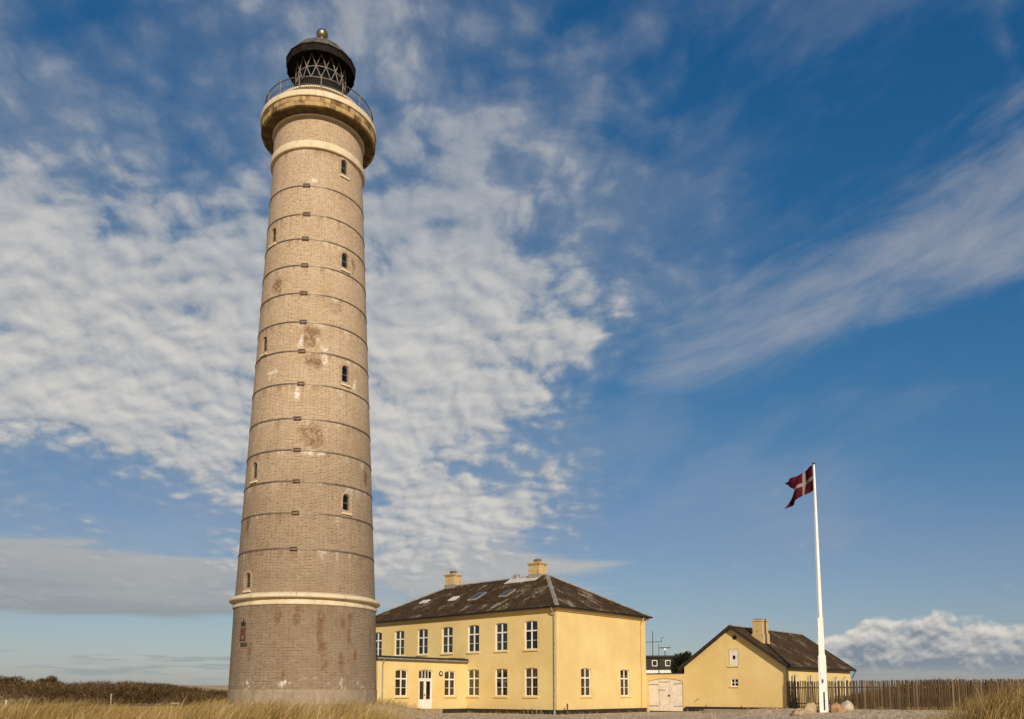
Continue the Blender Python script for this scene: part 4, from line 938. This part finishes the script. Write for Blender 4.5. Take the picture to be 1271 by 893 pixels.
def boulder(name, x, y, sx, sy, sz, rz, mat_, label, seed, sink=0.25):
    mb = MB(); rnd = random.Random(seed); mb.ball((0, 0, 0), 1.0, 26, 16)
    pl_ = [(Vector((rnd.uniform(-1, 1), rnd.uniform(-1, 1), rnd.uniform(-.3, 1))).normalized(), rnd.uniform(.55, .85)) for _ in range(9)]
    o = []
    for v in mb.v:
        v = Vector(v)
        for n, d in pl_:
            e = v.dot(n) - d
            if e > 0: v -= n * e * .85
        v *= 1 + .16 * mnoise.noise(v * 2.2 + Vector((seed, 0, 0))) + .08 * mnoise.noise(v * 6 + Vector((0, seed, 0)))
        o.append((v.x * sx, v.y * sy, v.z * sz))
    mb.v = o; b_ = mb.build(name, mat_, None, 35, loc=(x, y, hz(x, y) + sz * (1 - 2 * sink) * .72), rot=(0, 0, rz)); tag(b_, label, 'boulder', 'boulders round the flagpole foot'); return b_
boulder('boulder', 21.05, 60.1, .95, .55, .36, .1, ROCKS[0], 'long low tan boulder left of the flagpole foot', 3)
boulder('boulder', 21.75, 60.7, .60, .50, .62, .5, ROCKS[0], 'peaked tan boulder touching the flagpole on its left', 11)
boulder('boulder', 23.55, 59.8, .62, .50, .47, .2, ROCKS[1], 'rusty brown boulder right of the flagpole foot', 5)
boulder('boulder', 24.35, 60.3, .66, .52, .52, -.4, ROCKS[2], 'pale cream boulder, rightmost of those by the flagpole', 8)
# low concrete well cover in the gravel
wc = house_pt(9.3, GY - 2.6); wx, wy = wc[0], wc[1]
WC = empty('well_cover', (wx, wy, hz(wx, wy)), HROT); tag(WC, 'low weathered concrete well cover in the gravel before the cottage', 'well cover')
MB().bbox(-1.9, 1.9, -.75, .75, -.2, .20, .03).build('kerb', PLINTH, WC); MB().bbox(-1.55, -.25, -.5, .5, .19, .25, .02).build('lid', BLACKP, WC)
MB().box(-1.75, -1.7, -.6, -.55, .2, .5).box(.9, .95, .2, .25, .2, .45).build('stub', HANDLE, WC)
# terracotta pot by the annex door
tpx, tpy, _ = house_pt(AX1 + .55, -5.95); tp = MB().lathe([(0.16, 0), (0.22, .38), (.26, .40), (.26, .47), (.22, .47), (.20, .40)], 20).ball((0, 0, .36), .19, 12, 6, .3).build('flower_pot', TERRA, None, 40, loc=(tpx, tpy, hz(tpx, tpy))); tag(tp, 'small terracotta pot on the ground by the white annex door', 'pot')
# wooden stakes at the house corner
for k, (lx_, ly_, h_) in enumerate(((-3.0, -.5, .42), (-2.55, -.5, .36), (-2.1, -.5, .44), (-1.65, -.5, .38), (-1.2, -.5, .40), (.62, .5, .85))):
    p = house_pt(lx_, ly_); st_ = MB().bbox(-.05, .05, -.05, .05, -.1, h_, .012).build('stake', WOOD, None, loc=(p[0], p[1], hz(p[0], p[1])), rot=(0, 0, HROT))
    tag(st_, ('leftmost of the five short stakes before the big house front', 'second from left of the five short stakes before the big house', 'middle one of the five short stakes before the big house', 'fourth from left of the five short stakes before the big house', 'short stake nearest the big house corner downpipe', 'taller wooden stake standing just right of the big house corner')[k], 'stake', 'stakes before the big house')

# loose stones lying about the yard
sv, sf = [], []
nst = 1500; X = RNG.uniform(-8, 34, nst); Y = RNG.uniform(46, 66, nst); kk = in_yard(X, Y) & ((X - HC[0]) * HYA[0] + (Y - HC[1]) * HYA[1] < np.where((X - HC[0]) * HXA[0] + (Y - HC[1]) * HXA[1] < 0.3, -0.3, GY - 0.4)); X, Y = X[kk], Y[kk]; Zs = height(X, Y)
for x_, y_, z_ in zip(X, Y, Zs):
    r_ = RNG.uniform(.025, .07); n0 = len(sv); a0 = RNG.uniform(0, 6)
    sv += [(x_ + r_ * math.cos(a0 + k * 1.2566) * RNG.uniform(.7, 1.2), y_ + r_ * math.sin(a0 + k * 1.2566) * RNG.uniform(.7, 1.2), z_) for k in range(5)] + [(x_ + r_ * .3, y_, z_ + r_ * RNG.uniform(.7, 1.2))]
    sf += [(n0 + k, n0 + (k + 1) % 5, n0 + 5) for k in range(5)]
tag(MB().add(sv, sf).build('loose_stones', ROCKS[2]), 'small loose pale stones scattered over the gravel yard', 'stones', kind='stuff')

# ------------------------------------------------------------------ picket fence from the cottage corner to the right
FN = empty('picket_fence', house_pt(CX1 + .15, GY - .1), HROT); tag(FN, 'long weathered brown picket fence running right from the cottage corner', 'fence')
pk = []
for k in range(5):
    w_ = (.040, .048, .054, .044, .038)[k]; pk.append(MB().add([(-w_, -.012, 0), (w_, -.012, 0), (w_, .012, 0), (-w_, .012, 0), (-w_ * .9, -.012, 2.0), (w_ * .9, -.012, 2.0), (w_ * .9, .012, 2.0), (-w_ * .9, .012, 2.0), (0, 0, 2.06)],
        [(0, 3, 2, 1), (0, 1, 5, 4), (1, 2, 6, 5), (2, 3, 7, 6), (3, 0, 4, 7), (4, 5, 8), (5, 6, 8), (6, 7, 8), (7, 4, 8)]).mesh('picket', WOOD))
FLEN = 24.0; x = 0.05; i = 0
def fence_ground(x):
    p = house_pt(CX1 + .15 + x, GY - .1); return hz(p[0], p[1])
while x < FLEN:
    z = fence_ground(x)
    link('picket', pk[i % 5], FN, (x, RNG.uniform(-.02, .02), z - .05), (RNG.normal(0, .010), RNG.normal(0, .010), RNG.normal(0, .12)), (1, 1, RNG.uniform(.99, 1.04) + .04))
    x += RNG.uniform(.105, .13) * (1.0 if x > 4.8 else 1.05); i += 1
for z in (.35, 1.55):
    for a in range(8):
        x0, x1 = a * 3.0, a * 3.0 + 2.98
        MB().add([(x0, .02, fence_ground(x0) + z), (x1, .02, fence_ground(x1) + z), (x1, .02, fence_ground(x1) + z + .09), (x0, .02, fence_ground(x0) + z + .09)] + [(x0, .07, fence_ground(x0) + z), (x1, .07, fence_ground(x1) + z), (x1, .07, fence_ground(x1) + z + .09), (x0, .07, fence_ground(x0) + z + .09)],
                 [(0, 1, 2, 3), (7, 6, 5, 4), (0, 4, 5, 1), (1, 5, 6, 2), (2, 6, 7, 3), (3, 7, 4, 0)]).build('rail', WOOD, FN)
for xk in [-.02, .52] + [3 * k for k in range(1, 9)]:
    MB().bbox(-.06, .06, -.02, .10, -.3, 2.12 if xk < 1 else 1.72, .015).build('post', WOOD, FN, loc=(xk, .06, fence_ground(xk)))

# ------------------------------------------------------------------ grass and scrub
def blades(name, P, H, W, lean, mat_, parent=None, label=None, shade=None, kind='stuff', cat='grass', segs=3, up=0.0):
    """many thin bent blades in one mesh; P (n,3) roots, lean (n,2) tip offsets"""
    n = len(P); yaw = RNG.uniform(0, math.pi, n); sx, sy = np.cos(yaw) * W, np.sin(yaw) * W
    rows = segs + 1; V = np.zeros((n, rows * 2, 3))
    for k in range(rows):
        t = k / segs; wk = (1 - t ** 1.5) * 0.5 + .02
        c = P + np.stack([lean[:, 0] * t ** 1.8, lean[:, 1] * t ** 1.8, H * (t - .12 * t * t)], -1)
        V[:, 2 * k] = c - np.stack([sx, sy, 0 * sx], -1) * wk; V[:, 2 * k + 1] = c + np.stack([sx, sy, 0 * sx], -1) * wk
    base = (np.arange(n) * rows * 2)[:, None]
    F = np.concatenate([base + np.array([[2 * k, 2 * k + 1, 2 * k + 3, 2 * k + 2]]) for k in range(segs)], 0)
    me = bpy.data.meshes.new(name); nv = n * rows * 2
    me.vertices.add(nv); me.vertices.foreach_set('co', V.reshape(-1)); me.loops.add(len(F) * 4); me.polygons.add(len(F))
    me.loops.foreach_set('vertex_index', F.reshape(-1).astype(np.int32)); me.polygons.foreach_set('loop_start', np.arange(len(F), dtype=np.int32) * 4)
    me.update(calc_edges=True)
    sh = RNG.uniform(0, 1, n) if shade is None else shade
    a = me.attributes.new('shade', 'FLOAT', 'POINT'); a.data.foreach_set('value', np.repeat(sh, rows * 2).astype(np.float32))
    me.materials.append(mat_); o = link(name, me, parent)
    if label: tag(o, label, cat, None, kind)
    elif kind: o['kind'] = kind
    return o
def scatter(n, x0, x1, y0, y1, keep):
    X = RNG.uniform(x0, x1, n); Y = RNG.uniform(y0, y1, n); k = keep(X, Y); X, Y = X[k], Y[k]; return np.stack([X, Y, height(X, Y) - .02], -1)
def wind(n, H, s=.45, j=.28): return np.stack([H * (s + RNG.normal(0, j, n)), H * RNG.normal(0, j, n)], -1)
def ray(X, Y): return X / Y
# marram on the near dune (left foreground)
def clump(X, Y, s, seed): return vnoise(X, Y, s, seed) + .5 * vnoise(X, Y, s * .4, seed + 1)
P = scatter(150000, -34, 1, 13, 44, lambda X, Y: (ray(X, Y) < -.10 - .02 * vnoise(X, Y, 2, 6)) & (ray(X, Y) > -.82) & (RNG.uniform(-.55, .45, len(X)) < clump(X, Y, 1.1, 21)) & (RNG.uniform(0, 1, len(X)) < np.clip(1.5 - (ray(X, Y) + .35) * 3.6, .12, 1)))
H = RNG.uniform(.34, .64, len(P)) * (1 + .5 * clump(P[:, 0], P[:, 1], 1.1, 21)); H = np.maximum(H, .12)
blades('marram_grass', P, H, RNG.uniform(.008, .016, len(P)), wind(len(P), H), GRASS, None, 'dry golden marram grass covering the near dune at lower left', np.clip(.48 + .7 * clump(P[:, 0], P[:, 1], .8, 61) + RNG.normal(0, .22, len(P)), 0, 1))
# a few tall seed stalks
SX = np.array([(-396, 20), (-410, 22), (-560, 19), (-350, 21), (-300, 23), (-285, 20), (-180, 22), (-470, 21), (-500, 24), (-620, 20), (-240, 20), (-262, 24), (-600, 22)], float)
P = np.stack([SX[:, 0] / 1020 * SX[:, 1], SX[:, 1], 0 * SX[:, 1]], -1); P[:, 2] = height(P[:, 0], P[:, 1])
H = np.array([1.22, .78, .7, .72, .66, .72, .7, .66, .62, .7, .74, .7, .7]); blades('seed_stalks', P, H, np.full(len(P), .026), np.stack([H * .28, H * 0], -1), GRASS, None, 'tall thin pale seed stalks rising above the dune grass', np.full(len(P), .95), cat='grass', segs=5)
# shorter grass round the tower and over the field to the left
def lxly(X, Y): return (X - HC[0]) * HXA[0] + (Y - HC[1]) * HXA[1], (X - HC[0]) * HYA[0] + (Y - HC[1]) * HYA[1]
def keep_field(X, Y):
    lx, ly = lxly(X, Y); rt = np.hypot(X - TX, Y - TY)
    return (rt > 4.75) & ~((lx > AX0 - .3) & (ly > AY - .3)) & (ray(X, Y) < -.085) & (ray(X, Y) > -.75) & (RNG.uniform(-.5, .5, len(X)) < clump(X, Y, 2.5, 31) + .12)
P = scatter(95000, -75, -3, 40, 100, keep_field); H = RNG.uniform(.14, .36, len(P)) * (1 + .7 * sst(12, 6, np.hypot(P[:, 0] - TX, P[:, 1] - TY)))
blades('field_grass', P, H, RNG.uniform(.018, .034, len(P)), wind(len(P), H), GRASS, None, 'short tawny grass on the field round the lighthouse', np.clip(RNG.normal(.55, .25, len(P)), 0, 1), segs=2)
# tussock on the little dune at lower right, and a small tuft nearer the yard
P = scatter(60000, 6.0, 16.5, 11, 23, lambda X, Y: (np.exp(-((X - 10.4) / 2.6) ** 2 - ((Y - 16.5) / 2.6) ** 2) > RNG.uniform(.12, .95, len(X))) & (RNG.uniform(-.6, .5, len(X)) < clump(X, Y, .7, 41)))
H = RNG.uniform(.5, .95, len(P)) * (1 + .4 * clump(P[:, 0], P[:, 1], .7, 41)); blades('tussock_grass', P, H, RNG.uniform(.008, .015, len(P)), wind(len(P), H, .22, .22), GRASS, None, 'bushy marram tussock on the small dune at lower right', np.clip(.40 + .8 * clump(P[:, 0], P[:, 1], .5, 71) + RNG.normal(0, .2, len(P)), 0, 1))
P = scatter(2600, 12.4, 14.8, 28.6, 31.4, lambda X, Y: np.exp(-((X - 13.6) / .55) ** 2 - ((Y - 30) / .6) ** 2) > RNG.uniform(.1, 1, len(X))); H = RNG.uniform(.35, .62, len(P))
blades('grass_tuft', P, H, RNG.uniform(.012, .02, len(P)), wind(len(P), H, .1, .25), GRASS, None, 'small lone grass tuft between the fence and the tussock', np.clip(RNG.normal(.5, .25, len(P)), 0, 1))
# sparse grass at the yard edge, in front of the fence and along the walls
P = scatter(9000, -9, 40, 36, 66, lambda X, Y: (RNG.uniform(0, 1, len(X)) < .10 + .9 * sst(.12, .3, clump(X, Y, 3, 51))) & (((ray(X, Y) < .02) & (ray(X, Y) > -.14) & (Y < 58)) | ((ray(X, Y) > .45) & (Y < 60))) & (RNG.uniform(0, 1, len(X)) < .5)); H = RNG.uniform(.06, .2, len(P))
blades('yard_edge_grass', P, H, RNG.uniform(.015, .03, len(P)), wind(len(P), H), GRASS, None, 'thin scattered grass along the edges of the gravel yard', np.clip(RNG.normal(.5, .25, len(P)), 0, 1), segs=2)

# weeds along the feet of the walls and the fence
wl = []
for (xa, ya), (xb, yb), n in (((-9.6, -.25), (-.3, -.25), 900), ((.25, .2), (.25, HW - .3), 420), ((3.9, GY - .3), (CX1, GY - .3), 700), ((CX1 + .2, GY - .35), (CX1 + 20, GY - .35), 3200)):
    t_ = RNG.uniform(0, 1, n); k = vnoise(t_ * 40, t_ * 0, 1.0, n) > RNG.uniform(-.1, .45, n); t_ = t_[k]
    for q in t_:
        p = house_pt(xa + (xb - xa) * q + RNG.normal(0, .07), ya + (yb - ya) * q - abs(RNG.normal(0, .12))); wl.append((p[0], p[1], hz(p[0], p[1]) - .02))
P = np.array(wl); H = RNG.uniform(.08, .34, len(P)); blades('wall_weeds', P, H, RNG.uniform(.015, .03, len(P)), wind(len(P), H, .1, .35), GRASS, None, 'thin dry weeds along the feet of house walls and fence', np.clip(RNG.normal(.4, .25, len(P)), 0, 1), segs=2)

def twigs(C, rad_, n, ln, wd, upw=.7):
    """twig roots and directions spread through ellipsoids C (m,3) of radii rad_ (m,3)"""
    k = RNG.integers(0, len(C), n); d = RNG.normal(0, 1, (n, 3)); d /= np.linalg.norm(d, axis=1)[:, None]; r = RNG.uniform(.25, 1.0, n) ** .5
    P = C[k] + d * r[:, None] * rad_[k]; lean = d[:, :2] * ln * .8 + RNG.normal(0, .25, (n, 2)) * ln
    return P, lean, r
def thicket(name, C, rad_, n, ln, wd, label, mat_=SCRUB):
    P, lean, r = twigs(C, rad_, n, ln, wd); P[:, 2] = np.maximum(P[:, 2], height(P[:, 0], P[:, 1]))
    H = RNG.uniform(.35, 1.0, len(P)) * ln; return blades(name, P, H, RNG.uniform(.5, 1.1, len(P)) * wd, lean, mat_, None, label, np.clip(RNG.normal(.45, .3, len(P)), 0, 1), cat='scrub', segs=2)
# brown scrub on the low dunes at far left
m_ = 150; X = RNG.uniform(-86, -33, m_); Y = RNG.uniform(94, 122, m_)
px_w = X / Y * 1020 + 635.5
topz = np.interp(px_w, [-80, 0, 40, 80, 105, 146, 175, 205, 225, 260, 300], [3.5, 3.55, 3.45, 3.15, 2.95, 3.45, 3.0, 2.95, 2.2, 1.5, 1.2]) * Y / 112
g0 = height(X, Y); rz_ = np.maximum((topz - g0) * .5, .5); C = np.stack([X, Y, g0 + rz_ * .85], -1); Rr = np.stack([RNG.uniform(1.8, 3.2, m_), RNG.uniform(1.5, 2.6, m_), rz_ * RNG.uniform(.6, 1.25, m_)], -1)
thicket('dune_scrub', C, Rr, 60000, .62, .085, 'mass of low brown scrub on the dunes at far left')
# scrub on the bank behind the fence
m_ = 110; T_ = RNG.uniform(15.5, 46, m_); S_ = RNG.uniform(1.8, 11, m_)
C = np.array([house_pt(t_, GY + s_) for t_, s_ in zip(T_, S_)]); g0 = height(C[:, 0], C[:, 1]); rz_ = RNG.uniform(.5, .8, m_) * np.interp(T_, [16, 22, 28, 46], [.85, .9, .6, .5]); C[:, 2] = g0 + rz_ * .5
thicket('bank_scrub', C, np.stack([RNG.uniform(1.0, 2.0, m_), RNG.uniform(1.0, 2.0, m_), rz_], -1), 30000, .5, .06, 'brown scrub on the bank behind the picket fence')
def bush(name, x, y, z, rx, ry, rz_, n, ln, wd, mat_, label, m=9):
    o = empty(name, (x, y, z)); tag(o, label, 'bush')
    C = RNG.normal(0, .45, (m, 3)) * np.array([rx, ry, rz_ * .6]) + np.array([0, 0, rz_]); Rr = np.tile(np.array([[rx, ry, rz_]]), (m, 1)) * RNG.uniform(.35, .6, (m, 1))
    P, lean, r = twigs(C, Rr, n, ln, wd); P[:, 2] = np.maximum(P[:, 2], .05); H = RNG.uniform(.3, 1.0, n) * ln
    cr_ = blades('crown', P, H, RNG.uniform(.5, 1.1, n) * wd, lean, mat_, o, None, np.clip(RNG.normal(.4, .3, n), 0, 1), kind=None, segs=2)
    st = MB()
    for k in range(7):
        a = 2 * math.pi * k / 7; st.tube((0, 0, -.2), (rx * .5 * math.cos(a), ry * .5 * math.sin(a), rz_ * 1.2), .06, .015, 5)
    st.build('stem', SCRUB if mat_ is SCRUB else DARKW, o); return o
def bush_at(px, y, **k): return (px - 635.5) / 1020 * y
bush('bare_bush', bush_at(14, 117), 117, 2.2, 2.3, 1.5, 1.05, 5200, .42, .05, SCRUB, 'wide dark leafless bush on the dune crest at far left edge')
bush('bare_bush', bush_at(64, 116), 116, 1.9, 1.5, 1.2, 1.05, 3600, .42, .05, SCRUB, 'small round leafless bush on the dune crest, right of the wider one')
bx_, by_, _ = house_pt(1.5, GY + 3.2)
bush('evergreen_bush', bx_, by_, .3, 1.35, 1.2, 2.35, 15000, .30, .12, EVERG, 'dark evergreen bush showing over the gateway wall beside the cottage')

# ------------------------------------------------------------------ low rail and posts on the field at left
def px_pt(px, y): return ((px - 635.5) / 1020 * y, y)
LR = empty('low_rail', (*px_pt(180, 78), 0)); tag(LR, 'long low weathered wooden rail across the field left of the lighthouse', 'rail')
x0, x1 = px_pt(72, 78)[0], px_pt(285, 78)[0]; cx_ = LR.location.x; n = 9
for k in range(n):
    xa, xb = x0 + (x1 - x0) * k / n, x0 + (x1 - x0) * (k + 1) / n
    za, zb = hz(xa, 78) + .5, hz(xb, 78) + .5; MB().tube((xa - cx_, 0, za), (xb - cx_, 0, zb), .075, .065, 8).build('rail', WOOD, LR, 50)
    MB().tube((xa - cx_, 0, hz(xa, 78) - .2), (xa - cx_, 0, za + .06), .085, .08, 8).build('post', WOOD, LR, 50)
simple('pale_wood', (.34, .28, .19), .8, 0, .15, 4)
for px, y, h_, lb in ((12.5, 84, .95, 'short white marker post near the left edge of the field'), (141.5, 80, 1.55, 'taller grey marker post in the field left of the lighthouse')):
    xx_, yy_ = px_pt(px, y); q = MB().bbox(-.055, .055, -.055, .055, -.2, h_, .02).build('marker_post', WHITE if px < 50 else MATS['pale_wood'], None, loc=(xx_, yy_, hz(xx_, yy_))); tag(q, lb, 'post')
xx_, yy_ = px_pt(221, 80); sg = empty('field_bench', (xx_, yy_, hz(xx_, yy_))); tag(sg, 'small pale wooden bench on the field left of the lighthouse', 'bench')
MB().bbox(-.45, .45, -.2, .2, .58, .68, .02).build('seat', MATS['pale_wood'], sg)
for s_ in (-1, 1): MB().bbox(s_ * .32 - .06, s_ * .32 + .06, -.15, .15, -.2, .579, .01).build('leg', MATS['pale_wood'], sg)

# ------------------------------------------------------------------ dark lookout cabin far behind the gate, with aerials
LK = empty('lookout_cabin', (16.4, 95.0, hz(16.4, 95.0)), R(-8)); tag(LK, 'dark boarded lookout cabin on a white base behind the gateway', 'cabin'); lz = LK.location.z
HB = 4.35 - lz
MB().box(-2.0, 2.3, .15, 3.6, -.2, HB).build('base', WHITE, LK)
bo = MB().box(-2.2, 2.15, 0.02, 3.8, HB + .003, 5.72 - lz).build('cabin', DARKW, LK)
for k in range(17): MB().box(-2.2 + k * .256 + .008, -2.2 + (k + 1) * .256 - .008, -.012, .018, HB + .01, 5.70 - lz).build('board', DARKW, bo)
MB().bbox(-2.4, 2.4, -.25, 4.0, 5.722 - lz, 5.95 - lz, .03).build('roof', DARKW, LK)
for wx_ in (.05, 1.55):
    f = MB(); arch_frame(f, .62, .70, .01, .08, -.05, .02); wo = f.build('window', WHITE, LK, loc=(wx_, -.02, 4.72 - lz)); MB().box(-.28, .28, -.03, -.02, .08, .70).build('pane', GLASS, wo)
    if wx_ > 1: MB().box(-.28, -.02, -.018, -.012, .08, .70).build('blind', WHITE, wo)
ma = MB().tube((0, 0, 0), (0, 0, 3.0), .045, .03, 6).build('mast', HANDLE, LK, loc=(-.1, 1.0, 5.9 - lz))
MB().tube((-.95, 0, 1.65), (1.0, 0, 1.72), .03, n=5).tube((-.95, 0, 1.5), (-.95, 0, 2.0), .025, n=5).tube((1.0, 0, 1.6), (1.0, 0, 2.15), .025, n=5).tube((1.0, 0, 2.15), (1.4, 0, 2.2), .02, n=5).build('cross_arm', HANDLE, ma)
mb2 = MB().tube((0, 0, -2.2), (0, 0, 1.35), .03, .025, 5).build('mast', HANDLE, LK, loc=(.55, -.1, 5.9 - lz))
ra_ = MB().tube((0, 0, 0), (0, 0, .75), .05, .04, 6).bbox(-.65, .65, -.08, .08, .95, 1.05, .02).build('radar', HANDLE, LK, loc=(1.3, 1.2, 5.9 - lz)); MB().bbox(-.12, .12, -.14, .12, .70, .95, .02).build('radar_motor', WHITE, ra_)
